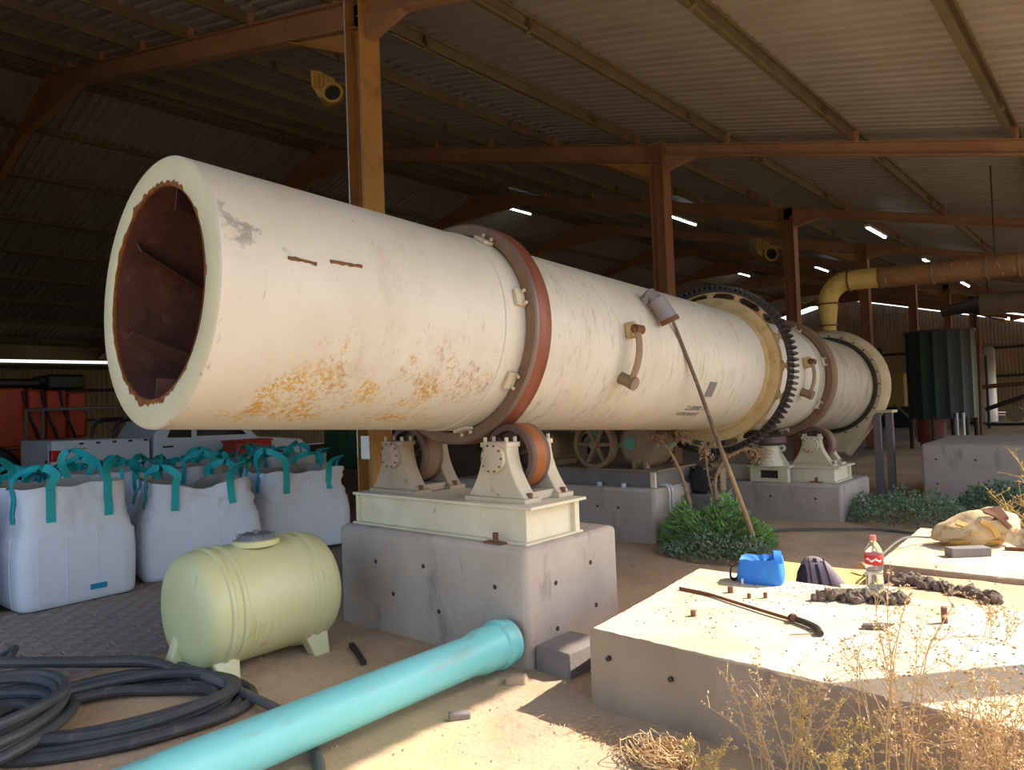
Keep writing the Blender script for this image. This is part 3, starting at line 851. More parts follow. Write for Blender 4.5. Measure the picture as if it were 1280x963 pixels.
# ------------------------------------------------------------------ roller stations
def pedestal_pair(st, cx, cz, yb, zb, m, tread='tyre_side'):
    """bearing pedestals before and behind one supporting wheel, wheel axis along Y"""
    wr = 0.232
    for s, yc in ((-1, yb - 0.185), (1, yb + 0.185)):
        pts = []
        for i in range(7):
            t = i / 6
            hw = 0.115 + 0.15 * (1 - t) ** 2.0
            pts.append((hw, zb + 0.03 + t * (cz - zb + 0.06)))
        prof = [(cx + a, z) for a, z in pts] + [(cx - a, z) for a, z in pts[::-1]]
        o = MB().prism([(x, yc - 0.065, z) for x, z in prof], (0, 0.13, 0)).build('bearing_pedestal', m, st, bevel=0.006, segs=1)
        ztop = cz + 0.09
        MB().span((cx - 0.125, yc - 0.075, ztop - 0.015), (cx + 0.125, yc + 0.075, ztop + 0.02)).build('bearing_cap', m, o, bevel=0.006)
        for dx in (-0.1, 0.1):
            for dy in (-0.045, 0.045):
                MB().tube([(cx + dx, yc + dy, ztop), (cx + dx, yc + dy, ztop + 0.055)], 0.014, 6).build('cap_stud', 'pedestal', o)
        c = MB().lathe([(0.001, -0.03), (0.085, -0.03), (0.105, -0.022), (0.108, 0.02)], 28, (cx, yc - 0.07, cz), 'y').build('bearing_cover', m, o)
        for k in range(10):
            a = k * math.pi / 5
            MB().disc((cx + 0.092 * math.cos(a), yc - 0.098, cz + 0.092 * math.sin(a)), 0.008, 0.014, 'y', 6).build('cover_bolt', 'bolt_rust', c)
        MB().span((cx - 0.285, yc - 0.085, zb), (cx + 0.285, yc + 0.085, zb + 0.03)).build('foot_plate', m, o, smooth=0, bevel=0.004)
        for dx in (-0.255, 0.255):
            MB().tube([(cx + dx, yc, zb + 0.03), (cx + dx, yc, zb + 0.065)], 0.022, 6).build('foot_nut', 'bolt_rust', o)
    MB().span((cx - 0.22, yb - 0.12, zb + 0.005), (cx + 0.22, yb + 0.12, zb + 0.06)).build('tie_plate', m, st, smooth=0)
    w = MB().lathe([(0.185, -0.1), (wr - 0.01, -0.1), (wr, -0.09), (wr, 0.09), (wr - 0.01, 0.1), (0.185, 0.1), (0.185, 0.03), (0.06, 0.03), (0.06, -0.03), (0.185, -0.03)], 56, (cx, yb, cz), 'y', closed=True).build('support_roller', 'roller_rim', st)
    MB().lathe([(wr + 0.001, -0.06), (wr + 0.002, -0.055), (wr + 0.002, 0.045), (wr + 0.001, 0.05)], 56, (cx, yb, cz), 'y').build('worn_tread', tread, w)
    for k in range(6):
        a = k * math.pi / 3 + 0.3
        MB().tube([(cx + 0.05 * math.cos(a), yb - 0.05, cz + 0.05 * math.sin(a)), (cx + 0.188 * math.cos(a), yb - 0.05, cz + 0.188 * math.sin(a))], 0.02, 6).build('rib', 'roller_rim', w)
    MB().tube([(cx, yb - 0.26, cz), (cx, yb + 0.26, cz)], 0.045, 16).build('shaft', 'machine_dust', w)

def roller_base(st, x0, x1, y0, y1, z0, z1, m):
    b = MB().span((x0 + 0.02, y0 + 0.02, z0), (x1 - 0.03, y1 - 0.02, z1)).build('base_frame', m, st, smooth=0)
    MB().span((x0 - 0.02, y0 - 0.02, z1), (x1 + 0.05, y1 + 0.03, z1 + 0.02)).build('top_flange', m, b, smooth=0, bevel=0.003)
    MB().span((x0 - 0.01, y0 - 0.03, z0), (x1 + 0.01, y1 + 0.03, z0 + 0.014)).build('bottom_flange', m, b, smooth=0)
    MB().span((x1 - 0.035, y1 - 0.05, z0), (x1 + 0.005, y1, z1)).build('end_stiffener', m, b, smooth=0)
    MB().span((x0 - 0.005, y0, z0), (x0 + 0.03, y0 + 0.04, z1)).build('end_stiffener', m, b, smooth=0)
    MB().span((x1 - 0.32, y0 - 0.09, z0), (x1 - 0.16, y0 - 0.01, z0 + 0.012)).build('anchor_lug', 'bolt_rust', b, smooth=0)
    MB().tube([(x1 - 0.24, y0 - 0.055, z0), (x1 - 0.24, y0 - 0.055, z0 + 0.07)], 0.02, 6).build('anchor_nut', 'bolt_rust', b)
    return b
st1 = thing('roller_station', 'near cream roller station with two wheels carrying the drum on the large plinth', 'roller support', (-3.97, 3.87, 0.77), group='roller stations under the drum')
def shift(root):
    l = Vector(root.location)
    for ch in root.children_recursive:
        if ch.parent == root:
            ch.location = ch.location - l
roller_base(st1, -4.89, -3.05, 3.57, 4.13, 0.77, 1.0, 'base_cream')
for s in (-1, 1):
    pedestal_pair(st1, KX + s * 0.555, 2.244 - 0.923, 3.915, 1.02, 'pedestal' if s > 0 else 'pedestal_darker', 'roller_rust' if s > 0 else 'tyre_side')
shift(st1)
ty2 = KY + 8.57 * math.cos(TILT)
tz2 = KZ - 8.57 * math.sin(-TILT)
st2 = thing('roller_station', 'far cream roller station with two wheels under the second riding ring', 'roller support', (-3.97, 10.2, 0.49), group='roller stations under the drum')
roller_base(st2, -4.85, -3.10, 9.93, 10.56, 0.49, 0.68, 'base_cream')
for s in (-1, 1):
    pedestal_pair(st2, KX + s * 0.555, tz2 - 0.923, ty2, 0.70, 'pedestal' if s > 0 else 'pedestal_darker')
shift(st2)

# thrust roller
tr = thing('thrust_roller', 'cream thrust roller stand with a flat wheel beside the far roller station', 'thrust roller', (-3.92, 9.79, 0.49))
m = MB()
m.span((-0.26, -0.08, 0), (0.26, 0.02, 0.05)).span((-0.26, -0.08, 0.16), (0.26, 0.02, 0.20)).span((-0.26, -0.08, 0.05), (-0.13, 0.02, 0.16)).span((0.13, -0.08, 0.05), (0.26, 0.02, 0.16))
m.build('box_base', 'base_cream', tr, smooth=0)
MB().span((-0.24, -0.02, 0.02), (0.24, 0.06, 0.18)).build('box_core', 'dark_metal', tr, smooth=0)
MB().span((-0.3, -0.1, 0.20), (0.3, 0.08, 0.225)).build('top_plate', 'base_cream', tr, smooth=0)
MB().lathe([(0.20, 0.225), (0.15, 0.35), (0.13, 0.50), (0.001, 0.50)], 20, (0, 0, 0), 'z').build('cone_housing', 'base_cream', tr)
for s in (-1, 1):
    MB().lathe([(0.02, -0.02), (0.05, -0.02), (0.05, 0.02), (0.02, 0.02)], 16, (s * 0.17, 0, 0.46), 'y', closed=True).build('lifting_eye', 'base_cream', tr)
    MB().prism([(s * 0.14, -0.01, 0.44), (s * 0.27, -0.01, 0.225), (s * 0.15, -0.01, 0.225)], (0, 0.02, 0)).build('gusset', 'base_cream', tr, smooth=0)
MB().lathe([(0.001, 0.52), (0.22, 0.52), (0.24, 0.54), (0.22, 0.62), (0.10, 0.64), (0.001, 0.64)], 32, (0, 0, 0), 'z').build('thrust_wheel', 'roller_rim', tr)

# ------------------------------------------------------------------ feed hood and exhaust duct
hy = 12.38
hz = KZ - DZ * (hy - KY)
hood = thing('feed_hood', 'stationary cream hood with bolted rim and chute closing the far drum end', 'kiln hood', (KX, hy, 0))
def hood_prof(rad, bot, wb):
    pts = []
    a0 = -38
    for k in range(49):
        a = R(a0 + (180 - 2 * a0) * k / 48)
        pts.append((rad * math.cos(a), hz + rad * math.sin(a)))
    return pts + [(-wb, bot), (wb, bot)]
n_ = len(hood_prof(1, 0, 0))
vs = [(x, y, z) for y, sc in ((0.04, 0.925), (0.10, 0.975), (0.20, 1.0), (0.34, 0.985), (0.46, 0.92), (0.52, 0.80)) for x, z in [(px * sc, hz + (pz - hz) * sc) for px, pz in hood_prof(0.93, 0.62, 0.28)]]
fs = [(j * n_ + i, j * n_ + (i + 1) % n_, (j + 1) * n_ + (i + 1) % n_, (j + 1) * n_ + i) for j in range(5) for i in range(n_)] + [tuple(range(5 * n_, 6 * n_))]
MB().add(vs, fs).build('casing', 'hood_cream', hood)
op, ip = hood_prof(0.86, 0.70, 0.26), [(0.76 * math.cos(2 * math.pi * k / n_ - R(38)), hz + 0.76 * math.sin(2 * math.pi * k / n_ - R(38))) for k in range(n_)]
vs = [(x, 0.0, z) for x, z in op] + [(x, 0.0, z) for x, z in ip] + [(x, 0.05, z) for x, z in op] + [(x, 0.05, z) for x, z in ip]
fs = []
for i in range(n_):
    j = (i + 1) % n_
    fs += [(i, j, n_ + j, n_ + i), (i, 2 * n_ + i, 2 * n_ + j, j), (n_ + i, n_ + j, 3 * n_ + j, 3 * n_ + i)]
fp = MB().add(vs, fs).build('front_plate', 'hood_cream', hood)
MB().lathe([(0.755, -0.03), (0.80, -0.03), (0.80, 0.0), (0.755, 0.0)], 96, (0, 0, hz), 'y', closed=True).build('seal_ring', 'dark_metal', hood)
for k in range(26):
    a = 2 * math.pi * k / 26
    MB().tube([(0.825 * math.cos(a), 0.0, hz + 0.825 * math.sin(a)), (0.825 * math.cos(a), -0.03, hz + 0.825 * math.sin(a))], 0.014, 6).build('rim_bolt', 'brown_rust', fp)
MB().span((0.66, 0.02, 1.33), (0.98, 0.36, 1.37)).build('support_shelf', 'hood_cream', hood, smooth=0)
for x, y in ((0.74, 0.10), (0.87, 0.30)):
    MB().span((x - 0.05, y - 0.05, 0.0), (x + 0.05, y + 0.05, 1.33)).build('support_post', 'wood_grey', hood, smooth=0)

duct = thing('exhaust_duct', 'yellow and rust exhaust duct rising from the hood and running right', 'duct', (KX, 12.7, 0))
ztp = hz + 0.90
MB().lathe([(0.115, ztp - 0.1), (0.115, ztp + 0.12), (0.155, ztp + 0.40), (0.155, 3.18)], 28, (0, 0, 0), 'z').build('riser', 'duct_yellow', duct)
el = [(0.36 - 0.36 * math.cos(t), 0, 3.18 + 0.36 * math.sin(t)) for t in [i * math.pi / 2 / 8 for i in range(9)]]
MB().tube(el, [0.155 + 0.01 * i / 8 for i in range(9)], 28, caps=False).build('elbow', 'duct_yellow', duct)
MB().tube([(0.36, 0, 3.54), (0.85, 0, 3.52)], 0.165, 28, caps=False).build('yellow_run', 'duct_yellow', duct)
MB().tube([(0.84, 0, 3.52), (7.6, 0, 3.27)], 0.170, 28, caps=True).build('rusty_run', 'duct_rust', duct)
for z, fr_ in ((ztp + 0.12, 0.11), (3.18, 0.15)):
    MB().lathe([(fr_, z - 0.012), (fr_ + 0.035, z - 0.012), (fr_ + 0.035, z + 0.012), (fr_, z + 0.012)], 28, (0, 0, 0), 'z', closed=True).build('flange', 'brown_rust', duct)
for x in (0.37, 0.84, 1.6, 2.3, 2.7, 3.1):
    zc = 3.54 - 0.037 * (x - 0.36)
    MB().lathe([(0.165, -0.012), (0.19, -0.012), (0.19, 0.012), (0.165, 0.012)], 28, (x, 0, zc), 'x', closed=True).build('flange', 'brown_rust' if x < 1 else 'duct_grey', duct)
for x in (2.4, 5.2):
    MB().tube([(x, 0, 3.65), (x, 0, zr(KX + x) - 0.1)], 0.012, 6).build('hanger_rod', 'dark_metal', duct)

# ------------------------------------------------------------------ drive unit
drv = thing('drive_unit', 'dusty drive unit with spoked pulley wheel and gearbox under the drum', 'drive unit', (-5.1, 7.8, 0.64))
MB().span((-1.5, -0.36, 0.0), (0.73, 0.5, 0.19)).build('base_channel', 'concrete_dark', drv, smooth=0)
MB().span((-1.52, -0.40, 0.19), (0.80, 0.55, 0.21)).build('bed_plate', 'machine_dust', drv, smooth=0)
MB().span((0.68, -0.37, 0.0), (0.74, -0.33, 0.19)).build('end_stiffener', 'base_cream', drv, smooth=0)
pw = MB().lathe([(0.25, -0.05), (0.30, -0.05), (0.30, 0.05), (0.25, 0.05)], 48, (-0.12, -0.32, 0.50), 'y', closed=True).build('pulley_wheel', 'machine_dust', drv)
for k in range(6):
    a = k * math.pi / 3
    MB().tube([(-0.12 + 0.05 * math.cos(a), -0.32, 0.50 + 0.05 * math.sin(a)), (-0.12 + 0.255 * math.cos(a), -0.32, 0.50 + 0.255 * math.sin(a))], [0.032, 0.024], 8).build('spoke', 'machine_dust', pw)
MB().tube([(-0.12, -0.39, 0.50), (-0.12, 0.1, 0.50)], 0.055, 16).build('hub', 'machine_dust', pw)
gb = MB().lathe([(0.001, -0.22), (0.22, -0.22), (0.28, -0.17), (0.28, 0.17), (0.22, 0.22), (0.001, 0.22)], 36, (0.46, -0.05, 0.5), 'y').build('gearbox', 'machine_dust', drv)
MB().span((0.16, -0.25, 0.46), (0.76, 0.15, 0.51)).build('split_flange', 'machine_teal', gb, smooth=0)
MB().lathe([(0.001, -0.02), (0.085, -0.02), (0.085, 0.03)], 8, (0.36, -0.27, 0.52), 'y').build('inspection_cover', 'machine_teal', gb)
for x in (0.40, 0.56):
    MB().span((x - 0.02, -0.28, 0.21), (x + 0.02, -0.2, 0.46)).build('gearbox_rib', 'machine_dust', gb, smooth=0)
mo = MB().lathe([(0.001, -0.3), (0.16, -0.28), (0.19, -0.24), (0.19, 0.24), (0.15, 0.3), (0.001, 0.3)], 24, (-0.95, 0.0, 0.44), 'y').build('motor', 'machine_dust', drv)
for k in range(16):
    a = k * math.pi / 8
    MB().box((-0.95 + 0.20 * math.cos(a), 0, 0.44 + 0.20 * math.sin(a)), (0.012, 0.44, 0.03), Matrix.Rotation(R(90) - a, 3, 'Y')).build('cooling_fin', 'machine_dust', mo, smooth=0)
MB().span((-1.1, -0.2, 0.21), (-0.8, 0.2, 0.28)).build('motor_foot', 'machine_dust', drv, smooth=0)
MB().tube([(-0.62, 0.0, 0.62), (-0.45, -0.1, 0.72)], 0.05, 10).build('belt_tensioner', 'tank_silver', drv)
for x in (0.0, 0.35):
    MB().tube([(x, -0.44, 0.0), (x, -0.44, 0.05)], 0.035, 8).build('anchor_nut', 'conduit', drv)
pn = thing('pinion_stand', 'black greasy pinion on its bearing stand beside the gearbox', 'pinion', (-4.28, 8.25, 0.0))
MB().span((0.0, -0.3, 0.0), (0.35, 0.3, 0.50)).build('stand', 'concrete_dark', pn, smooth=0)
MB().span((0.0, 0.12, 0.50), (0.30, 0.28, 0.80)).build('bearing_block', 'machine_dust', pn, bevel=0.02)
pg = []
for k in range(40):
    a = 2 * math.pi * k / 40
    r = 0.165 if k % 2 else 0.13
    pg.append((0.15 + r * math.cos(a), -0.10, 0.66 + r * math.sin(a)))
MB().prism(pg, (0, 0.2, 0)).build('pinion', 'gear_black', pn, smooth=0)
rnd = random.Random(5)
gc = thing('grease_clump', 'black clump of dried grease on the drive plinth corner', 'grease', (-4.45, 8.55, 0.64))
bmx = bmesh.new(); bmesh.ops.create_icosphere(bmx, subdivisions=3, radius=0.15)
for v in bmx.verts:
    v.co *= 1 + 0.45 * noise.noise(v.co * 16); v.co.z = max(0.0, v.co.z * 0.9 + 0.03)
me = bpy.data.meshes.new('clump'); bmx.to_mesh(me); bmx.free()
link('clump', me, 'gear_black', gc)
cd = thing('conduit_pair', 'two pale conduits dropping down the corner of the drive plinth', 'conduit', (-4.28, 7.56, 0))
for dy in (0, 0.07):
    MB().tube(cat_rom([(-0.25, dy - 0.05, 0.66), (-0.05, dy, 0.665), (0.012, dy + 0.02, 0.62), (0.015, dy + 0.02, 0.4), (0.015, dy + 0.02, 0.03)], 5), 0.014, 8).build('pipe', 'conduit', cd)

# ------------------------------------------------------------------ bulk bags
def ribbon(pts, wd, width, thick=0.005):
    vs, fs = [], []
    n = len(pts)
    for i, p in enumerate(pts):
        t = (pts[min(i + 1, n - 1)] - pts[max(i - 1, 0)]).normalized()
        w = wd[i] - t * wd[i].dot(t)
        w.normalize()
        nn = t.cross(w) * thick
        for a, b in ((-1, -1), (1, -1), (1, 1), (-1, 1)):
            vs.append(p + w * (a * width / 2) + nn * b)
    for i in range(n - 1):
        for k in range(4):
            fs.append((4 * i + k, 4 * i + (k + 1) % 4, 4 * i + 4 + (k + 1) % 4, 4 * i + 4 + k))
    fs += [(3, 2, 1, 0), (4 * n - 4, 4 * n - 3, 4 * n - 2, 4 * n - 1)]
    return vs, fs

def bulk_bag(loc, rz, w, d, seed, label, slump=0.3, fill=0.68, top=1.08, m='bag_fabric', loop=(0.16, 0.30), seams=False):
    rnd = random.Random(seed)
    t = thing('bulk_bag', label, 'bulk bag', loc, (0, 0, rz), 'white bulk bags with teal lifting straps')
    a, b = w / 2, d / 2
    NS = 104
    sag = [rnd.uniform(0, slump) for _ in range(4)]       # how far each side of the mouth droops
    inw = [rnd.uniform(0.02, 0.10) + slump * rnd.uniform(0.1, 0.5) for _ in range(4)]
    def wob(th, z, k):
        return noise.noise(Vector((math.cos(th) * 2.3 + seed, math.sin(th) * 2.3, z * 3.0 + k)))
    def side(th):
        c, s = math.cos(th), math.sin(th)
        wts = [max(0, c) ** 2, max(0, s) ** 2, max(0, -c) ** 2, max(0, -s) ** 2]
        return sum(x * y for x, y in zip(wts, sag)), sum(x * y for x, y in zip(wts, inw)), abs(math.sin(2 * th)) ** 2
    def pt(th, z, sc, n, amp):
        c, s = math.cos(th), math.sin(th)
        r = (abs(c / a) ** n + abs(s / b) ** n) ** (-1 / n)
        r *= sc * (1 + amp * wob(th, z, 0) + amp * 0.5 * noise.noise(Vector((math.cos(th) * 9 + seed, math.sin(th) * 9, z * 9))))
        return Vector((r * c, r * s, z))
    body = [(0.0, 0.93, 12, 0.0), (0.012, 0.965, 12, 0.002), (0.06, 0.985, 12, 0.006), (0.16, 1.0, 11, 0.010), (0.30, 1.01, 10, 0.012), (0.44, 1.01, 10, 0.014), (fill - 0.10, 1.0, 10, 0.018), (fill - 0.04, 0.985, 10, 0.022), (fill - 0.005, 0.985, 9, 0.03), (fill + 0.02, 0.945, 9, 0.045)]
    rows_ = [[pt(2 * math.pi * k / NS, z, sc, n, am) for k in range(NS)] for z, sc, n, am in body]
    def upper(u, th):                                     # u 0..1 from fill line to the rim
        sg, iw, cor = side(th)
        z = fill + 0.02 + u * (top - fill - 0.02) * (1 - sg * (1 - 0.75 * cor))
        z += slump * 0.10 * math.sin(u * math.pi) * noise.noise(Vector((math.cos(th) * 4 + seed, math.sin(th) * 4, 2)))
        z += u * 0.035 * wob(th, 1.0, 5)
        sc = 0.945 - u * iw * (1 - 0.35 * cor) - 0.025 * math.sin(u * math.pi)
        sc += (0.022 + 0.05 * slump) * noise.noise(Vector((math.cos(th) * 6 + seed, math.sin(th) * 6, u * 5))) + 0.012 * noise.noise(Vector((math.cos(th + u) * 14 + seed, math.sin(th + u) * 14, u * 9)))
        rid = 1 - 2 * abs(noise.noise(Vector((math.cos(th) * 5 + seed * 1.7, math.sin(th) * 5 + u * 1.6, u * 2.2))))
        sc += (0.012 + 0.05 * slump) * rid * math.sin(min(1.0, u * 1.4 + 0.1) * math.pi * 0.5)
        p = pt(th, z, sc, 9 - 2.5 * u, 0.03 + 0.03 * u)
        p.z = z
        return p
    for u in (0.08, 0.16, 0.26, 0.36, 0.46, 0.56, 0.66, 0.76, 0.88, 1.0):
        rows_.append([upper(u, 2 * math.pi * k / NS) for k in range(NS)])
    outer_n = len(rows_)
    vs = [p for r_ in rows_ for p in r_]
    fs = [(j * NS + k, j * NS + (k + 1) % NS, (j + 1) * NS + (k + 1) % NS, (j + 1) * NS + k) for j in range(outer_n - 1) for k in range(NS)]
    fs.append(tuple(range(NS))[::-1])
    bo = MB().add(vs, fs).build('body', m, t, smooth=60)
    ins = []
    ul = (1.0, 0.88, 0.76, 0.66, 0.56, 0.46, 0.36, 0.26, 0.16, 0.08)
    for u in ul:
        for k in range(NS):
            p = upper(u, 2 * math.pi * k / NS)
            f = 0.99 if u == 1.0 else 0.965
            ins.append(Vector((p.x * f, p.y * f, p.z)))
    for k in range(NS):
        p = upper(0.0, 2 * math.pi * k / NS)
        ins.append(Vector((p.x * 0.5, p.y * 0.5, fill + 0.06)))
    nu = len(ul)
    fi = [(j * NS + k, j * NS + (k + 1) % NS, (j + 1) * NS + (k + 1) % NS, (j + 1) * NS + k) for j in range(nu) for k in range(NS)]
    fi.append(tuple(nu * NS + k for k in range(NS)))
    MB().add(ins, fi).build('mouth_lining', 'bag_inside', bo, smooth=60)
    if seams:
        for th in (-0.62, -0.25, 0.25, 0.62, R(90) - 0.5, R(-90) + 0.5):
            MB().tube([pt(th, z, sc, n, am) * 1.0 for z, sc, n, am in body[1:]], 0.0045, 5).build('seam', m, bo)
    for cx, cy in ((1, 1), (-1, 1), (-1, -1), (1, -1)):
        def leg(axis):
            if axis == 'x': th = math.atan2(cy * 0.52 * b, cx * a)
            else: th = math.atan2(cy * b, cx * 0.52 * a)
            o = Vector((cx, 0, 0)) if axis == 'x' else Vector((0, cy, 0))
            ps = [upper(u, th) + o * 0.012 for u in (0.28, 0.5, 0.75, 1.0)]
            wdv = Vector((0, 1, 0)) if axis == 'x' else Vector((1, 0, 0))
            return ps, wdv
        la, wa = leg('x')
        lb, wb = leg('y')
        hgt = rnd.uniform(*loop)
        fx = Vector((rnd.uniform(-.12, .12), rnd.uniform(-.12, .12), 0))
        pa, pb = la[-1], lb[-1]
        mid = (pa + pb) / 2 + Vector((cx * 0.03, cy * 0.03, hgt)) + fx
        curve = la + cat_rom([la[-1], la[-1] + Vector((0, 0, hgt * 0.6)) + fx * 0.4, mid, lb[-1] + Vector((0, 0, hgt * 0.6)) + fx * 0.4, lb[-1]], 5)[1:-1] + lb[::-1]
        n = len(curve)
        wa2 = wa * cy
        wb2 = wb * -cx
        wds = []
        for i in range(n):
            q = max(0.0, min(1.0, (i - 3) / max(1, n - 8)))
            wds.append(wa2 * (1 - q) + wb2 * q + Vector((0, 0, 0.001)))
        v_, f_ = ribbon(curve, wds, 0.075)
        MB().add(v_, f_).build('lifting_strap', 'strap_teal', t, smooth=40)
    return t, a, b

bags = [
    (-7.93, 2.32, 0.05, 1.02, 1.02, 'front white bulk bag, upright and open with a blue tag low on its face', 0.05, 0.62, 1.09),
    (-8.05, 3.66, -0.22, 1.16, 1.22, 'slumped white bulk bag directly behind the yellow tank', 0.42, 0.60, 1.00),
    (-8.25, 5.02, -0.15, 1.12, 1.15, 'slumped white bulk bag nearest the roller station plinth', 0.42, 0.60, 0.98),
    (-7.95, 1.05, 0.1, 1.0, 1.0, 'white bulk bag cut off by the left picture edge', 0.15, 0.65, 1.05),
    (-9.15, 2.00, 0.12, 1.0, 1.0, 'white bulk bag right behind the front tagged bag', 0.2, 0.62, 1.0),
    (-9.42, 3.20, -0.1, 1.05, 1.05, 'upright white bulk bag behind and between the first two front bags', 0.08, 0.64, 1.06),
    (-9.50, 4.48, 0.2, 1.05, 1.05, 'dusty bulk bag behind the slumped bag at the yellow tank', 0.25, 0.64, 1.04),
    (-9.6, 5.80, -0.1, 1.05, 1.05, 'dusty white bulk bag behind the slumped bag by the plinth', 0.2, 0.64, 1.06),
    (-10.45, 2.40, 0.3, 1.0, 1.0, 'third-row bulk bag at far left below the pickup tail light', 0.3, 0.62, 0.95),
    (-10.7, 3.66, 0.0, 1.0, 1.0, 'third-row bulk bag below the pickup wheel arch', 0.3, 0.62, 0.98),
    (-10.85, 4.95, 0.15, 1.0, 1.0, 'third-row bulk bag below the pickup cab', 0.25, 0.62, 1.02),
    (-10.9, 6.25, -0.2, 1.0, 1.0, 'third-row bulk bag in front of the dark green machine', 0.25, 0.62, 1.02),
    (-11.75, 2.80, 0.1, 1.0, 1.0, 'rearmost bulk bag beside the pickup tail light', 0.3, 0.6, 0.86),
    (-11.95, 4.12, -0.1, 1.0, 1.0, 'rearmost bulk bag beside the pickup rear wheel', 0.3, 0.6, 0.86),
    (-12.05, 5.4, 0.2, 1.0, 1.0, 'rearmost bulk bag beside the pickup door', 0.3, 0.6, 0.95),
    (-12.05, 6.75, 0.2, 1.0, 1.0, 'rearmost bulk bag near the red toolbox', 0.3, 0.6, 0.95),
]
for i, (x, y, rz, w, d, lb, sl, fi_, tp) in enumerate(bags):
    t, a, b = bulk_bag((x, y, 0.012), rz, w, d, 31 + i * 7, lb, sl, fi_, tp, 'bag_fabric_dusty' if i in (6, 7, 10, 11, 14, 15) else 'bag_fabric', (0.12, 0.28) if i < 4 else (0.05, 0.20), i < 3)
    if i == 0:
        MB().span((a * 1.005, 0.06, 0.10), (a * 1.005 + 0.012, 0.20, 0.15)).build('printed_tag', 'tag_blue', t, smooth=0)

# ------------------------------------------------------------------ yellow tank, turquoise pipe, hoses
tank = thing('yellow_tank', 'yellow plastic drum tank lying on moulded feet before the bulk bags', 'tank', (-4.67, 2.53, 0))
TR = 0.385
prof = [(0.001, -0.53), (0.14, -0.526), (0.27, -0.508), (0.335, -0.485), (0.37, -0.45), (TR, -0.40)]
for yb_ in (-0.335, -0.255, 0.255, 0.335):
    prof += [(TR, yb_ - 0.022), (TR + 0.012, yb_ - 0.012), (TR + 0.012, yb_ + 0.012), (TR, yb_ + 0.022)]
prof += [(TR, 0.40), (0.37, 0.45), (0.335, 0.485), (0.27, 0.508), (0.14, 0.526), (0.001, 0.53)]
tb = MB().lathe(prof, 72, (0, 0, 0.43), 'y').build('vessel', 'tank_yellow', tank, smooth=50)
for sy in (-1, 1):
    for sx in (-1, 1):
        x0, y0 = sx * 0.20, sy * 0.33
        m = MB()
        q = [(x0 - 0.10, y0 - 0.10, 0.19), (x0 + 0.03, y0 - 0.10, 0.19), (x0 + 0.03, y0 + 0.10, 0.19), (x0 - 0.10, y0 + 0.10, 0.19)] if sx > 0 else [(x0 - 0.03, y0 - 0.10, 0.19), (x0 + 0.10, y0 - 0.10, 0.19), (x0 + 0.10, y0 + 0.10, 0.19), (x0 - 0.03, y0 + 0.10, 0.19)]
        q2 = [(x0 + sx * 0.07 - 0.055, y0 - 0.06, 0), (x0 + sx * 0.07 + 0.055, y0 - 0.06, 0), (x0 + sx * 0.07 + 0.055, y0 + 0.06, 0), (x0 + sx * 0.07 - 0.055, y0 + 0.06, 0)]
        m.add(q + q2, [(0, 1, 2, 3), (7, 6, 5, 4), (0, 4, 5, 1), (1, 5, 6, 2), (2, 6, 7, 3), (3, 7, 4, 0)])
        m.build('foot', 'tank_yellow', tank, bevel=0.015)
MB().add([(-0.10, -0.62, 0.02), (0.02, -0.62, 0.02), (0.02, -0.40, 0.02), (-0.10, -0.40, 0.02), (-0.07, -0.50, 0.36), (-0.01, -0.50, 0.36), (0.0, -0.45, 0.36), (-0.08, -0.45, 0.36)], [(3, 2, 1, 0), (4, 5, 6, 7), (0, 1, 5, 4), (1, 2, 6, 5), (2, 3, 7, 6), (3, 0, 4, 7)]).build('end_rib', 'tank_yellow', tank, bevel=0.02)
MB().lathe([(0.13, 0.79), (0.155, 0.80), (0.155, 0.835), (0.125, 0.84)], 36, (0.05, -0.0, 0), 'z').build('filler_neck', 'tank_yellow', tank)
ld = MB().lathe([(0.118, 0.82), (0.12, 0.855), (0.10, 0.87), (0.001, 0.872)], 36, (0.05, 0, 0), 'z').build('lid', 'lid_grey', tank)
for k in range(10):
    a = k * math.pi / 5
    MB().box((0.05 + 0.112 * math.cos(a), 0.112 * math.sin(a), 0.85), (0.03, 0.012, 0.04), Matrix.Rotation(a, 3, 'Z')).build('lid_lug', 'lid_grey', ld, smooth=0)
MB().tube([(0.05, 0.0, 0.87), (0.05, 0.0, 0.895)], 0.02, 8).build('lid_knob', 'lid_grey', ld)

pp = thing('pvc_pipe', 'long turquoise plastic sewer pipe lying in the foreground', 'pipe', (-3.11, 2.0, 0.0))
PR = 0.1175
MB().lathe([(PR - 0.008, -2.6), (PR, -2.6), (PR, 1.12), (PR - 0.008, 1.12)], 48, (0, 0, 0.19), 'y', closed=True).build('barrel', 'pvc_teal', pp)
so = MB().lathe([(PR, 1.06), (PR + 0.018, 1.14), (PR + 0.018, 1.27), (PR + 0.032, 1.285), (PR + 0.032, 1.33), (PR + 0.020, 1.345), (PR + 0.020, 1.40), (PR + 0.008, 1.40), (PR + 0.004, 1.12)], 48, (0, 0, 0.19), 'y').build('socket_end', 'pvc_teal', pp)

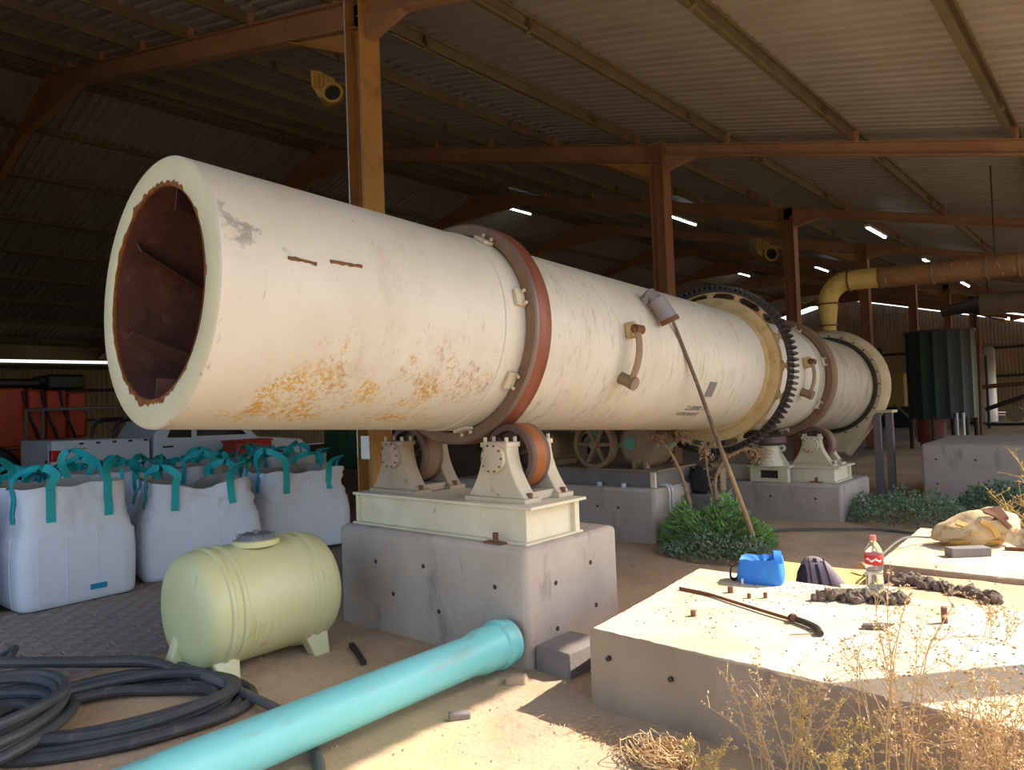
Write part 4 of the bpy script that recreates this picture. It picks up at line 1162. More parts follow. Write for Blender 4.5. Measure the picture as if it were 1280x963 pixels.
def hose(name, pts, r, m, label, per=8):
    o = MB().tube(cat_rom(pts, per), r, 10).build(name, m)
    return tag(o, label, 'hose')
rnd = random.Random(17)
def coil(name, label, c, rads, zs, sq, rot, r=0.030):
    pts = []
    for k, (ra, z) in enumerate(zip(rads, zs)):
        for i in range(28):
            th = 2 * math.pi * i / 28 + math.pi
            f = i / 28
            ra2 = rads[min(k + 1, len(rads) - 1)]
            z2 = zs[min(k + 1, len(zs) - 1)]
            rr_ = ra + (ra2 - ra) * f
            x, y = rr_ * math.cos(th) * sq, rr_ * math.sin(th)
            x, y = x * math.cos(rot) - y * math.sin(rot), x * math.sin(rot) + y * math.cos(rot)
            pts.append(Vector((c[0] + x, c[1] + y, z + (z2 - z) * f + 0.012 * math.sin(3 * th + k))))
    o = MB().tube(pts, r, 10).build(name, 'hose_black')
    return tag(o, label, 'hose')
coil('hose_coil', 'black poly pipe coil spreading right under the yellow tank', (-4.42, 1.55), [0.78, 0.71, 0.64, 0.57, 0.50, 0.68, 0.60], [0.035, 0.035, 0.035, 0.04, 0.045, 0.10, 0.10], 0.62, R(-32))
coil('hose_coil', 'black poly pipe coil heaped at the lower left corner', (-4.62, 0.88), [0.58, 0.52, 0.46, 0.40, 0.34, 0.54, 0.47, 0.40, 0.50], [0.10, 0.10, 0.10, 0.10, 0.10, 0.165, 0.165, 0.165, 0.225], 0.8, R(25))
hose('poly_hose', [(-6.1, 0.75, 0.20), (-5.5, 1.22, 0.20), (-5.05, 1.62, 0.165), (-4.72, 1.98, 0.12), (-4.3, 2.06, 0.09), (-3.95, 2.12, 0.05), (-3.62, 2.13, 0.035), (-3.3, 2.05, 0.03), (-3.0, 1.93, 0.03), (-2.82, 1.78, 0.03), (-2.75, 1.55, 0.03), (-2.75, 1.2, 0.03)], 0.028, 'hose_grey', 'grey black hose running under the turquoise pipe and bending forward')
hose('poly_hose', [(-6.0, 0.62, 0.24), (-5.35, 1.12, 0.25), (-4.98, 1.50, 0.22), (-4.72, 1.86, 0.17), (-4.50, 2.02, 0.06)], 0.032, 'hose_black', 'straight black hose end lying over the coil towards the tank')
hose('poly_hose', [(-5.9, 1.0, 0.10), (-5.62, 1.2, 0.12), (-5.5, 1.3, 0.20), (-5.62, 1.36, 0.22), (-5.8, 1.25, 0.10)], 0.022, 'hose_black', 'small loop of black hose sticking up at the left edge')

bar = MB().box((0, 0, 0.014), (0.035, 0.42, 0.028)).build('flat_bar', 'dark_metal', smooth=0)
bar.location = (-4.15, 3.0, 0.0); bar.rotation_euler = (0, 0, R(65))
tag(bar, 'short dark steel bar lying between the yellow tank and the plinth', 'steel bar')
brk = MB().box((0, 0, 0.02), (0.12, 0.05, 0.04)).build('brick_chip', 'concrete_dark', bevel=0.01)
brk.location = (-2.86, 2.72, 0.0); brk.rotation_euler = (0, 0, 0.9)
tag(brk, 'small grey rubble chip on the sand below the turquoise pipe', 'rubble')

# ------------------------------------------------------------------ things on the pads
cb = thing('cooler_bag', 'bright blue soft cooler bag with crumpled top on the sunlit pad', 'bag', (-2.02, 4.80, 0.42), (0, 0, R(14)))
vs, fs = [], []
NS = 48
lv = [(0.0, 0.94), (0.01, 1.0), (0.05, 1.02), (0.10, 1.0), (0.14, 0.97), (0.165, 0.93)]
def cbp(z, sc, th, sh=1.0):
    c, s = math.cos(th), math.sin(th)
    r = (abs(c / 0.145) ** 6 + abs(s / 0.105) ** 6) ** (-1 / 6) * sc
    k = 1 + 0.05 * noise.noise(Vector((c * 3, s * 3, z * 22)))
    zz = z + (0.018 * noise.noise(Vector((c * 2, s * 2, 9))) + 0.012 * c) * (z / 0.165)
    return Vector((r * c * k, r * s * k, zz))
for z, sc in lv:
    for k in range(NS): vs.append(cbp(z, sc, 2 * math.pi * k / NS))
for sc, dz in ((0.75, -0.02), (0.4, -0.045), (0.1, -0.04)):
    for k in range(NS):
        th = 2 * math.pi * k / NS
        p = cbp(0.165, 0.93, th)
        vs.append(Vector((p.x * sc + 0.02 * (1 - sc), p.y * sc, p.z + dz + 0.02 * noise.noise(Vector((p.x * 20, p.y * 20, sc * 5))))))
nl = len(vs) // NS
fs = [(j * NS + k, j * NS + (k + 1) % NS, (j + 1) * NS + (k + 1) % NS, (j + 1) * NS + k) for j in range(nl - 1) for k in range(NS)]
fs += [tuple(range(NS))[::-1], tuple((nl - 1) * NS + k for k in range(NS))]
MB().add(vs, fs).build('body', 'blue_fabric', cb, smooth=50)
v_, f_ = ribbon([Vector(p) for p in cat_rom([(0.09, 0.1, 0.165), (0.10, 0.05, 0.20), (0.11, 0.0, 0.205), (0.12, -0.06, 0.19), (0.13, -0.10, 0.15)], 4)], [Vector((1, 0, 0))] * 17, 0.05, 0.004)
MB().add(v_, f_).build('lid_flap', 'blue_fabric', cb)
v_, f_ = ribbon([Vector(p) for p in cat_rom([(-0.145, -0.05, 0.12), (-0.185, -0.06, 0.10), (-0.195, -0.05, 0.03), (-0.17, -0.02, 0.006), (-0.148, 0.02, 0.05)], 4)], [Vector((0, 1, 0))] * 17, 0.03, 0.004)
MB().add(v_, f_).build('carry_strap', 'black_web', cb)
MB().span((-0.115, -0.112, 0.0), (-0.10, -0.106, 0.035)).build('white_tab', 'bottle_white', cb, smooth=0)

bp = thing('backpack', 'mauve grey backpack with black stripe standing behind the pad edge', 'backpack', (-1.74, 5.14, 0.14), (R(-8), 0, R(28)))
def loft(sections, m, name, parent, NS=32, p=3.0):
    vs = []
    for z, cx, cy, a, b in sections:
        for k in range(NS):
            c, s = math.cos(2 * math.pi * k / NS), math.sin(2 * math.pi * k / NS)
            r = (abs(c / a) ** p + abs(s / b) ** p) ** (-1 / p)
            vs.append((cx + r * c, cy + r * s, z))
    n = len(sections)
    fs = [(j * NS + k, j * NS + (k + 1) % NS, (j + 1) * NS + (k + 1) % NS, (j + 1) * NS + k) for j in range(n - 1) for k in range(NS)]
    fs += [tuple(range(NS))[::-1], tuple((n - 1) * NS + k for k in range(NS))]
    return MB().add(vs, fs).build(name, m, parent, smooth=50)
bpb = loft([(0.0, 0.05, 0, 0.19, 0.07), (0.05, 0.05, 0, 0.20, 0.08), (0.2, 0.02, 0, 0.165, 0.08), (0.3, -0.01, 0, 0.125, 0.075), (0.37, -0.03, 0, 0.085, 0.06), (0.405, -0.04, 0, 0.045, 0.03), (0.412, -0.04, 0, 0.015, 0.01)], 'mauve_fabric', 'body', bp)
loft([(0.02, -0.115, 0.0, 0.055, 0.074), (0.2, -0.115, 0, 0.05, 0.074), (0.3, -0.105, 0, 0.04, 0.068), (0.36, -0.09, 0, 0.025, 0.05), (0.375, -0.085, 0, 0.008, 0.02)], 'dark_fabric', 'side_panel', bpb)
for x0, x1, w, m_ in ((-0.035, 0.012, 0.022, 'black_web'), (-0.075, -0.06, 0.006, 'dark_fabric'), (0.02, 0.09, 0.006, 'dark_fabric')):
    v_, f_ = ribbon([Vector((x0, -0.045, 0.40)), Vector((x0 + (x1 - x0) * 0.3, -0.078, 0.30)), Vector((x0 + (x1 - x0) * 0.6, -0.088, 0.18)), Vector((x1, -0.088, 0.02))], [Vector((1, 0, 0))] * 4, w, 0.004)
    MB().add(v_, f_).build('strap', m_, bpb)

bt = thing('water_bottle', 'clear plastic bottle with red label standing by the mud heap', 'bottle', (-1.36, 5.02, 0.415))
MB().lathe([(0.001, 0.004), (0.045, 0.0), (0.053, 0.015), (0.053, 0.06), (0.049, 0.10), (0.053, 0.14), (0.055, 0.16), (0.055, 0.225), (0.050, 0.25), (0.036, 0.285), (0.018, 0.305), (0.016, 0.315)], 32, (0, 0, 0), 'z').build('shell', 'bottle_plastic', bt)
MB().lathe([(0.001, 0.006), (0.044, 0.004), (0.051, 0.016), (0.051, 0.06), (0.047, 0.10), (0.001, 0.10)], 32, (0, 0, 0), 'z').build('contents', 'water', bt)
MB().lathe([(0.0555, 0.163), (0.0562, 0.164), (0.0562, 0.222), (0.0555, 0.223)], 32, (0, 0, 0), 'z').build('label', 'bottle_red', bt)
wv = []
for k in range(9):                                        # white flourish on the label
    a = R(-125 + k * 12)
    wv.append(Vector((0.0572 * math.cos(a), 0.0572 * math.sin(a), 0.195 + 0.008 * math.sin(k * 1.6))))
MB().tube(wv, [0.004, 0.007, 0.005, 0.008, 0.005, 0.008, 0.005, 0.007, 0.003], 6).build('label_script', 'bottle_white', bt)
MB().lathe([(0.001, 0.345), (0.0175, 0.345), (0.0185, 0.34), (0.0185, 0.312), (0.0165, 0.312)], 20, (0, 0, 0), 'z').build('cap', 'bottle_cap', bt)
pk = MB().box((0, 0, 0), (0.34, 0.14, 0.03)).build('pale_plank', 'pad_concrete', smooth=0, bevel=0.004)
pk.location = (-1.40, 5.03, 0.398); pk.rotation_euler = (0, 0, R(20))
tag(pk, 'short pale plank under the plastic bottle', 'plank')

yb = thing('yellow_tray', 'yellow board between the two pads behind the backpack', 'board', (-2.0, 5.75, 0.15))
MB().box((0, 0, 0.10), (1.0, 0.95, 0.03), Matrix.Rotation(R(-3), 3, 'X')).build('board', 'yellow_board', yb, smooth=0)
MB().box((0.50, -0.02, 0.11), (0.035, 0.97, 0.07), Matrix.Rotation(R(-3), 3, 'X')).build('side_rail', 'brown_rust', yb, smooth=0)
for i in range(3):
    MB().box((-0.35 + 0.35 * i, 0, 0.04), (0.06, 0.9, 0.09)).build('bearer', 'wood_grey', yb, smooth=0)
rp = [Vector((-1.78 + 0.035 * i, 6.12 - 0.02 * i + 0.02 * math.sin(i * 2.0), 0.30 + 0.02 * abs(math.sin(i * 1.7)))) for i in range(14)]
tag(MB().tube(cat_rom(rp, 3), 0.016, 7).build('frayed_rope', 'dead_stem'), 'knotted brown rope lying on the yellow board edge', 'rope')

rnd = random.Random(77)
clods = []
for k in range(6):
    b_ = bmesh.new()
    bmesh.ops.create_icosphere(b_, subdivisions=2, radius=1.0)
    for v in b_.verts:
        v.co *= 1 + 0.5 * noise.noise(v.co * 1.6 + Vector((k * 5, 0, 0)))
    me = bpy.data.meshes.new('clod'); b_.to_mesh(me); b_.free()
    clods.append(me)
def heap(label, c, pts):
    t = thing('mud_heap', label, 'mud', c)
    for x, y, z, s in pts:
        o = place('mud_clod', rnd.choice(clods), t, (x - c[0], y - c[1], z - c[2]), (rnd.random() * 6, rnd.random() * 6, rnd.random() * 6), 'mud')
        o.scale = (s * rnd.uniform(0.8, 1.3), s * rnd.uniform(0.8, 1.3), s * rnd.uniform(0.7, 1.0))
def strip(x0, y0, x1, y1, w, n, s0, s1, zb, hh):
    out = []
    for _ in range(n):
        f = rnd.random()
        g = rnd.gauss(0, 0.4)
        x = x0 + (x1 - x0) * f + g * w * 0.6
        y = y0 + (y1 - y0) * f + g * w
        s = rnd.uniform(s0, s1)
        out.append((x, y, zb + s * 0.5 + hh * max(0, 1 - abs(g)) * rnd.random(), s))
    return out
heap('dark heap of wet mud clods on the pad in front of the bottle', (-1.33, 4.65, 0.42), strip(-1.55, 4.58, -1.12, 4.74, 0.08, 90, 0.014, 0.034, 0.42, 0.045))
heap('low string of dark mud clods trailing right of the bottle', (-0.95, 5.25, 0.42), strip(-1.28, 5.36, -0.68, 5.10, 0.09, 90, 0.012, 0.036, 0.40, 0.03))
lum = place('mud_lump', clods[2], None, (-1.13, 4.17, 0.435), (0, 0, 0.6), None)
lum.scale = (0.075, 0.03, 0.02)
tag(lum, 'single flat lump of mud on the pad right of the bent hose', 'mud')
rod = thing('rusty_rod', 'long rusty rod lying across the sunlit pad', 'rod', (-1.95, 4.17, 0.42))
MB().tube(cat_rom([(-0.42, 0.13, 0.012), (-0.2, 0.10, 0.012), (0.0, 0.02, 0.014), (0.25, -0.08, 0.016), (0.43, -0.14, 0.014)], 4), [0.011] * 5 + [0.010] * 12, 6).build('rod', 'brown_rust', rod)
MB().tube(cat_rom([(0.40, -0.12, 0.02), (0.50, -0.17, 0.022), (0.58, -0.225, 0.02), (0.625, -0.30, 0.018)], 5), 0.018, 8).build('hose_stub', 'dark_metal', rod)
MB().tube([(0.41, -0.10, 0.02), (0.44, -0.16, 0.03)], 0.022, 6).build('wire_binding', 'bolt_rust', rod)
tw = MB().tube(cat_rom([(-1.46, 3.80, 0.427), (-1.40, 3.84, 0.43), (-1.36, 3.88, 0.43)], 4), 0.004, 5).build('twig', 'dead_stem')
tag(tw, 'thin dry twig on the pad beside the bent hose stub', 'twig')

sk = thing('torn_sack', 'torn dirty bundle of sacking slumped on the second pad', 'sacking', (-1.08, 6.85, 0.415), (0, 0, R(38)))
b_ = bmesh.new()
bmesh.ops.create_icosphere(b_, subdivisions=4, radius=1.0)
for v in b_.verts:
    c = v.co.copy()
    f = 1 + 0.16 * noise.noise(c * 2.2) + 0.05 * noise.noise(c * 7)
    tap = 0.75 + 0.38 * (c.x + 1) / 2
    v.co = Vector((c.x * 0.33 * f, c.y * 0.17 * f * tap, max(-0.004, 0.13 + c.z * 0.155 * f * tap + c.x * 0.045)))
me = bpy.data.meshes.new('bundle'); b_.to_mesh(me); b_.free(); me.shade_smooth()
link('bundle', me, 'sacking', sk)
MB().box((0.10, -0.08, 0.245), (0.16, 0.13, 0.05), Matrix.Rotation(R(35), 3, 'X') @ Matrix.Rotation(R(-14), 3, 'Y')).build('dark_opening', 'brown_rust', sk, smooth=0)
for p0, p1, p2, w in (((-0.30, -0.07, 0.10), (-0.22, -0.17, 0.13), (-0.10, -0.19, 0.18), 0.07), ((0.12, -0.19, 0.10), (0.20, -0.22, 0.06), (0.24, -0.26, 0.01), 0.09), ((0.26, -0.12, 0.12), (0.32, -0.18, 0.06), (0.34, -0.2, 0.01), 0.07)):
    v_, f_ = ribbon([Vector(q) for q in cat_rom([p0, p1, p2], 5)], [Vector((0.2, 0.3, 0.9))] * 11, w, 0.006)
    MB().add(v_, f_).build('torn_flap', 'sacking', sk)
vs = []
for i in range(9):
    for j in range(4):
        a = R(-95 + 22 * j)
        x = -0.26 + i * 0.05
        vs.append((x, -0.165 * (0.8 + 0.03 * i) * math.cos(a) * 1.06, 0.11 + 0.14 * math.sin(a) * 0.8))
fs = [(i * 4 + j, (i + 1) * 4 + j, (i + 1) * 4 + j + 1, i * 4 + j + 1) for i in range(8) for j in range(3)]
yp = MB().add(vs, fs).build('yellow_underside', 'sacking_yellow', sk)
sd = yp.modifiers.new('thick', 'SOLIDIFY'); sd.thickness = 0.012
MB().box((0.19, -0.27, 0.015), (0.22, 0.035, 0.02), Matrix.Rotation(R(-20), 3, 'Z')).build('batten_scrap', 'brown_rust', sk, smooth=0)
for p0, p1, p2, w in (((-0.05, -0.17, 0.22), (0.02, -0.20, 0.17), (0.05, -0.21, 0.10), 0.05), ((0.02, -0.10, 0.29), (0.10, -0.15, 0.24), (0.16, -0.19, 0.16), 0.04), ((-0.2, -0.10, 0.20), (-0.14, -0.155, 0.17), (-0.12, -0.18, 0.11), 0.05)):
    v_, f_ = ribbon([Vector(q) for q in cat_rom([p0, p1, p2], 5)], [Vector((0.9, 0.2, 0.2))] * 11, w, 0.007)
    MB().add(v_, f_).build('torn_flap', 'brown_rust' if w == 0.04 else 'sacking_yellow', sk)
br = MB().box((0, 0, 0.035), (0.30, 0.10, 0.07)).build('concrete_brick', 'concrete_dark', bevel=0.006)
br.location = (-1.06, 6.36, 0.413); br.rotation_euler = (0, 0, R(42))
tag(br, 'grey concrete brick on the second pad before the sacking', 'brick')
hose('thin_cable', [(-1.62, 5.7, 0.33), (-1.56, 6.0, 0.44), (-1.50, 6.4, 0.50), (-1.38, 6.75, 0.46), (-1.25, 6.9, 0.43)], 0.008, 'hose_grey', 'thin grey cable arching over the second pad edge to the sacking')
hose('thin_cable', [(-3.6, 8.55, 0.02), (-3.3, 8.85, 0.03), (-2.9, 9.1, 0.03), (-2.5, 9.35, 0.025), (-2.0, 9.3, 0.02)], 0.016, 'hose_grey', 'grey hose lying on the shaded sand before the far plinth')

# ------------------------------------------------------------------ stick, dead plants, shrubs, weeds
sp = cat_rom([(-3.13, 7.32, 0.0), (-3.135, 7.28, 0.22), (-3.17, 7.02, 0.72), (-3.20, 6.70, 1.25), (-3.205, 6.30, 1.85), (-3.245, 5.92, 2.48), (-3.25, 5.86, 2.58)], 8)
sk_ = MB().tube(sp, [0.030 - 0.017 * i / (len(sp) - 1) for i in range(len(sp))], 8).build('leaning_stick', 'wood_stick')
tag(sk_, 'long bare stick leaning from the ground up against the drum', 'stick')

def tufts(m, p, n, s, rnd):
    for _ in range(n):
        q = Vector((rnd.uniform(-s, s), rnd.uniform(-s, s), rnd.uniform(-s, s) * 0.8))
        e = Vector((rnd.uniform(-1, 1), rnd.uniform(-1, 1), rnd.uniform(-1.2, 0.4))).normalized() * rnd.uniform(0.03, 0.07)
        w = e.orthogonal().normalized() * rnd.uniform(0.004, 0.01)
        a = p + q
        m.add([a - w, a + w, a + e * 0.6 + w * 1.3, a + e], [(0, 1, 2, 3)])
def dead_plant(label, loc, chains, seed):
    rnd = random.Random(seed)
    t = thing('dead_plant', label, 'dead plant', loc)
    lf = MB()
    for pts, r0 in chains:
        cr = cat_rom(pts, 6)
        MB().tube(cr, [r0 * (1 - 0.6 * i / (len(cr) - 1)) for i in range(len(cr))], 6).build('stem', 'dead_stem', t)
        for i, p in enumerate(cr):
            f = i / (len(cr) - 1)
            tufts(lf, p, int(1 + 3 * f), 0.02, rnd)
        tufts(lf, cr[-1], 70, 0.09, rnd)
        tufts(lf, cr[-3], 30, 0.07, rnd)
    o = lf.build('dry_leaves', 'dead_stem', t, smooth=0)
    o['kind'] = 'stuff'
dead_plant('tall brown dead plant standing beside the drive plinth', (-3.95, 7.62, 0), [([(0, 0, 0), (-0.06, -0.02, 0.45), (-0.16, -0.05, 0.85), (-0.30, -0.08, 1.12), (-0.42, -0.1, 1.22)], 0.026), ([(-0.28, -0.07, 1.08), (-0.20, -0.02, 1.2), (-0.10, 0, 1.25)], 0.010)], 3)
dead_plant('dead plant with a drooping dry seed head left of the stick', (-3.80, 7.80, 0), [([(0, 0, 0), (0.02, 0, 0.45), (0.03, 0.0, 0.75), (0.16, 0.05, 0.98), (0.38, 0.12, 1.08), (0.52, 0.16, 1.0)], 0.022), ([(0.01, 0, 0.4), (-0.06, -0.02, 0.8), (-0.07, -0.03, 1.1)], 0.014)], 4)

def shrub(label, loc, rx, ry, h, n, m, seed, ls=0.05, m2=None):
    rnd = random.Random(seed)
    t = thing('green_shrub', label, 'shrub', loc)
    a, b2 = MB(), MB()
    for i in range(n):
        th = rnd.random() * 2 * math.pi
        rr_ = math.sqrt(rnd.random())
        x, y = rx * rr_ * math.cos(th), ry * rr_ * math.sin(th)
        lump = 0.72 + 0.45 * noise.noise(Vector((x * 3 + seed, y * 3, 0)))
        z = h * max(0.05, lump) * math.sqrt(max(0.02, 1 - rr_ * rr_)) * (rnd.random() ** 0.45)
        e = Vector((x / rx * 0.8 + rnd.uniform(-.7, .7), y / ry * 0.8 + rnd.uniform(-.7, .7), rnd.uniform(-0.1, 1.0))).normalized() * ls * rnd.uniform(0.6, 1.3)
        w = e.cross(Vector((rnd.uniform(-1, 1), rnd.uniform(-1, 1), rnd.uniform(0, 1)))).normalized() * ls * (0.28 if ls < 0.07 else 0.12)
        p = Vector((x, y, z))
        (a if (m2 is None or rnd.random() < 0.6) else b2).add([p, p + e * 0.5 + w, p + e, p + e * 0.5 - w], [(0, 1, 2, 3)])
    a.build('foliage', m, t, smooth=0)['kind'] = 'stuff'
    if b2.v: b2.build('grey_foliage', m2, t, smooth=0)['kind'] = 'stuff'
    for i in range(9):
        th = i * 2.4
        q = Vector((rx * 0.6 * math.cos(th), ry * 0.6 * math.sin(th), h * 0.6))
        MB().tube([(0, 0, 0), q * 0.5 + Vector((0, 0, 0.08)), q], [0.010, 0.007, 0.004], 5).build('stem', 'dead_stem', t)
shrub('green feathery shrub at the foot of the leaning stick', (-3.62, 7.45, 0), 0.62, 0.42, 0.66, 5200, 'leaf_green', 11, 0.085, 'leaf_grey')
shrub('low grey green shrub spreading in front of the green one', (-3.42, 7.05, 0), 0.66, 0.32, 0.30, 2200, 'leaf_grey', 12, 0.045)
shrub('blue green shrub at the corner of the far plinth', (-2.35, 10.1, 0), 0.75, 0.5, 0.52, 2600, 'leaf_dark', 13, 0.05)
shrub('small dark green shrub at the foot of the plain concrete block', (-1.45, 11.2, 0), 0.55, 0.35, 0.55, 1600, 'leaf_dark', 14, 0.06)

def weed(label, loc, n, h, spread, m, seed, seeds=6, lean=(0, 0), name='dry_weed', rs=0.0030):
    rnd = random.Random(seed)
    t = thing(name, label, 'dry weed', loc)
    stm, sd_ = MB(), MB()
    for i in range(n):
        th = rnd.random() * 6.28
        b0 = Vector((rnd.uniform(-1, 1) * spread * 0.35, rnd.uniform(-1, 1) * spread * 0.2, 0))
        hh = h * rnd.uniform(0.5, 1.0)
        d = Vector((math.cos(th) * spread * rnd.uniform(0.2, 1) + lean[0], math.sin(th) * spread * rnd.uniform(0.1, 0.6) + lean[1], 0))
        pts = cat_rom([b0, b0 + d * 0.25 + Vector((0, 0, hh * 0.4)), b0 + d * 0.65 + Vector((rnd.uniform(-.03, .03), 0, hh * 0.78)), b0 + d * 1.1 + Vector((rnd.uniform(-.06, .06), 0, hh))], 4)
        stm.tube(pts, [rs * (1 - 0.6 * k / (len(pts) - 1)) for k in range(len(pts))], 4, caps=False)
        for k in range(4, len(pts)):
            for _ in range(2):
                e = Vector((rnd.uniform(-1, 1), rnd.uniform(-1, 1) * 0.6, rnd.uniform(0.0, 1.0))) * rnd.uniform(0.03, 0.10) * (h / 0.6)
                q = pts[k]
                stm.tube([q, q + e * 0.6, q + e + Vector((0, 0, -0.01))], [rs * 0.55, rs * 0.4, rs * 0.3], 3, caps=False)
                for _s in range(rnd.randint(1, seeds)):
                    f = rnd.random()
                    c = q + e * f + Vector((rnd.uniform(-.008, .008), rnd.uniform(-.008, .008), rnd.uniform(-.006, .006)))
                    r = rnd.uniform(0.003, 0.008)
                    w1 = Vector((rnd.uniform(-1, 1), rnd.uniform(-1, 1), rnd.uniform(-1, 1))).normalized() * r
                    w2 = w1.orthogonal().normalized() * r * 0.6
                    w3 = w1.cross(w2).normalized() * r * 0.6
                    sd_.add([c + w1 * 1.4, c + w2, c + w3, c - w2 - w3, c - w1], [(0, 1, 2), (0, 2, 3), (0, 3, 1), (4, 2, 1), (4, 3, 2), (4, 1, 3)])
    stm.build('stems', m, t, smooth=0)['kind'] = 'stuff'
    sd_.build('seed_heads', m, t, smooth=0)['kind'] = 'stuff'
weed('tall dry weed with fine reddish stems in front of the pad', (-0.80, 3.05, 0), 14, 1.0, 0.24, 'dry_weed', 21, 4)
weed('dense tan dry weed at the right front of the pad', (-0.52, 3.05, 0), 28, 0.68, 0.28, 'dry_weed', 22, 6)
weed('yellow dry weed with thick seed heads at the bottom of the pad', (-0.98, 2.95, 0), 10, 0.50, 0.20, 'dry_weed_yellow', 23, 12)
weed('pale bleached dry weed left of the yellow one', (-1.22, 2.98, 0), 16, 0.56, 0.28, 'dry_weed', 24, 5)
weed('small yellow weed at the bottom picture edge', (-1.42, 2.80, 0), 6, 0.30, 0.16, 'dry_weed_yellow', 25, 10)
weed('dry weed at the bottom right corner', (-0.30, 3.0, 0), 18, 0.50, 0.28, 'dry_weed', 26, 6)
weed('golden dry weed arching in from the right beside the sacking', (-0.50, 7.55, 0), 12, 1.15, 0.35, 'dry_weed_yellow', 27, 10, (-0.25, 0.0), rs=0.006)
weed('sparse dry stalks on the right end of the pad', (-0.62, 4.35, 0.42), 7, 0.22, 0.2, 'dry_weed', 28, 3, name='dry_stalks', rs=0.002)
rnd = random.Random(40)
tg = MB()
for i in range(70):
    a, b_ = rnd.random() * 6.28, rnd.uniform(0.05, 0.17)
    c = Vector((rnd.uniform(-.05, .05), rnd.uniform(-.04, .04), 0))
    pts = [c + Vector((b_ * math.cos(a + k * 0.55) * (1 - 0.1 * k) + 0.02 * k * rnd.uniform(-1, 1), b_ * 0.7 * math.sin(a + k * 0.55), 0.01 + 0.10 * math.sin(k / 5 * math.pi) * rnd.random())) for k in range(6)]
    tg.tube(cat_rom(pts, 3), 0.0028, 4, caps=False)
gt_ = thing('dry_grass_tuft', 'tangled tuft of dry grass on the sand before the pad', 'dry grass', (-1.75, 2.95, 0.01))
tg.build('blades', 'dry_weed', gt_, smooth=0)['kind'] = 'stuff'
tg = MB()
for i in range(320):
    x, y = rnd.gauss(-2.0, 0.22), rnd.gauss(3.02, 0.07)
    a = rnd.random() * 6.28
    l = rnd.uniform(0.02, 0.06)
    z = gz(x, y) + 0.004
    tg.tube([(x, y, z), (x + l * math.cos(a), y + l * math.sin(a), z + rnd.uniform(0, 0.02))], 0.0018, 3, caps=False)
tag(tg.build('dry_litter', 'dry_weed', smooth=0), 'scatter of dry grass litter along the front of the pad', 'litter', None, 'stuff')

rnd = random.Random(55)
pb = MB()
for i in range(1500):
    x, y = rnd.uniform(-5.2, -0.2), rnd.uniform(1.0, 8.8)
    if (-5.0 < x < -2.95 and 3.4 < y < 4.55) or (x > -2.62 and 3.15 < y < 5.0) or (x > -1.62 and 5.7 < y < 7.5) or (x < -4.25 and 7.2 < y):
        continue
    r = rnd.uniform(0.004, 0.013) * (1.6 if rnd.random() < 0.06 else 1)
    z = gz(x, y)
    a = rnd.random() * 6.28
    ca, sa = math.cos(a), math.sin(a)
    pb.add([(x + r * ca, y + r * sa, z), (x - r * sa, y + r * ca, z), (x - r * ca * 1.2, y - r * sa, z), (x + r * sa, y - r * ca * 1.1, z), (x + r * 0.2, y, z + r * 0.9)], [(0, 1, 4), (1, 2, 4), (2, 3, 4), (3, 0, 4)])
tag(pb.build('gravel', 'sand', smooth=0), 'loose gravel chips scattered over the sandy ground', 'gravel', None, 'stuff')
pd = MB()
for i in range(420):
    x, y = rnd.uniform(-2.3, 0.0), rnd.uniform(3.5, 4.9)
    r = rnd.uniform(0.003, 0.009)
    z = 0.42
    pd.add([(x + r, y, z), (x, y + r, z), (x - r * 1.2, y, z), (x, y - r * 1.1, z), (x + r * 0.2, y, z + r * 0.8)], [(0, 1, 4), (1, 2, 4), (2, 3, 4), (3, 0, 4)])
tag(pd.build('dirt_crumbs', 'mud', smooth=0), 'dirt crumbs scattered over the sunlit pad', 'dirt', None, 'stuff')

# ------------------------------------------------------------------ background: pickup, tractor, machines, tanks
TX = -13.5
trk = thing('pickup_truck', 'white pickup parked behind the bulk bags', 'pickup', (TX, 6.2, 0))
def arch(cy, z0, r, n=12):
    return [(cy + r * math.cos(math.pi - math.pi * k / n), z0 + r * math.sin(math.pi - math.pi * k / n)) for k in range(n + 1)]
def side_panel(name, outline, m, w=1.72, parent=trk, x0=0.0, bevel=0.03):
    return MB().prism([(x0, y - 6.2, z) for y, z in outline], (-w, 0, 0)).build(name, m, parent, smooth=40, bevel=bevel)
rear = 3.84
side_panel('bed', [(rear, 0.55)] + [(y, z) for y, z in arch(4.62, 0.55, 0.42)] + [(5.40, 0.55), (5.40, 1.32), (rear, 1.36)], 'truck_white')
side_panel('cab', [(5.44, 0.5), (7.35, 0.5)] + [(y, z) for y, z in arch(7.9, 0.5, 0.42)] + [(8.6, 0.5), (8.65, 0.95), (8.5, 1.12), (7.5, 1.22), (6.95, 1.78), (5.75, 1.80), (5.48, 1.36)], 'truck_white')
for y0, y1, y2, y3 in ((5.70, 6.15, 6.15, 5.85), (6.25, 7.25, 6.85, 6.25)):
    MB().prism([(0.005, y0 - 6.2, 1.30), (0.005, y1 - 6.2, 1.28), (0.005, y2 - 6.2, 1.68), (0.005, y3 - 6.2, 1.68)], (-0.02, 0, 0)).build('side_window', 'glass_dark', trk, smooth=0)
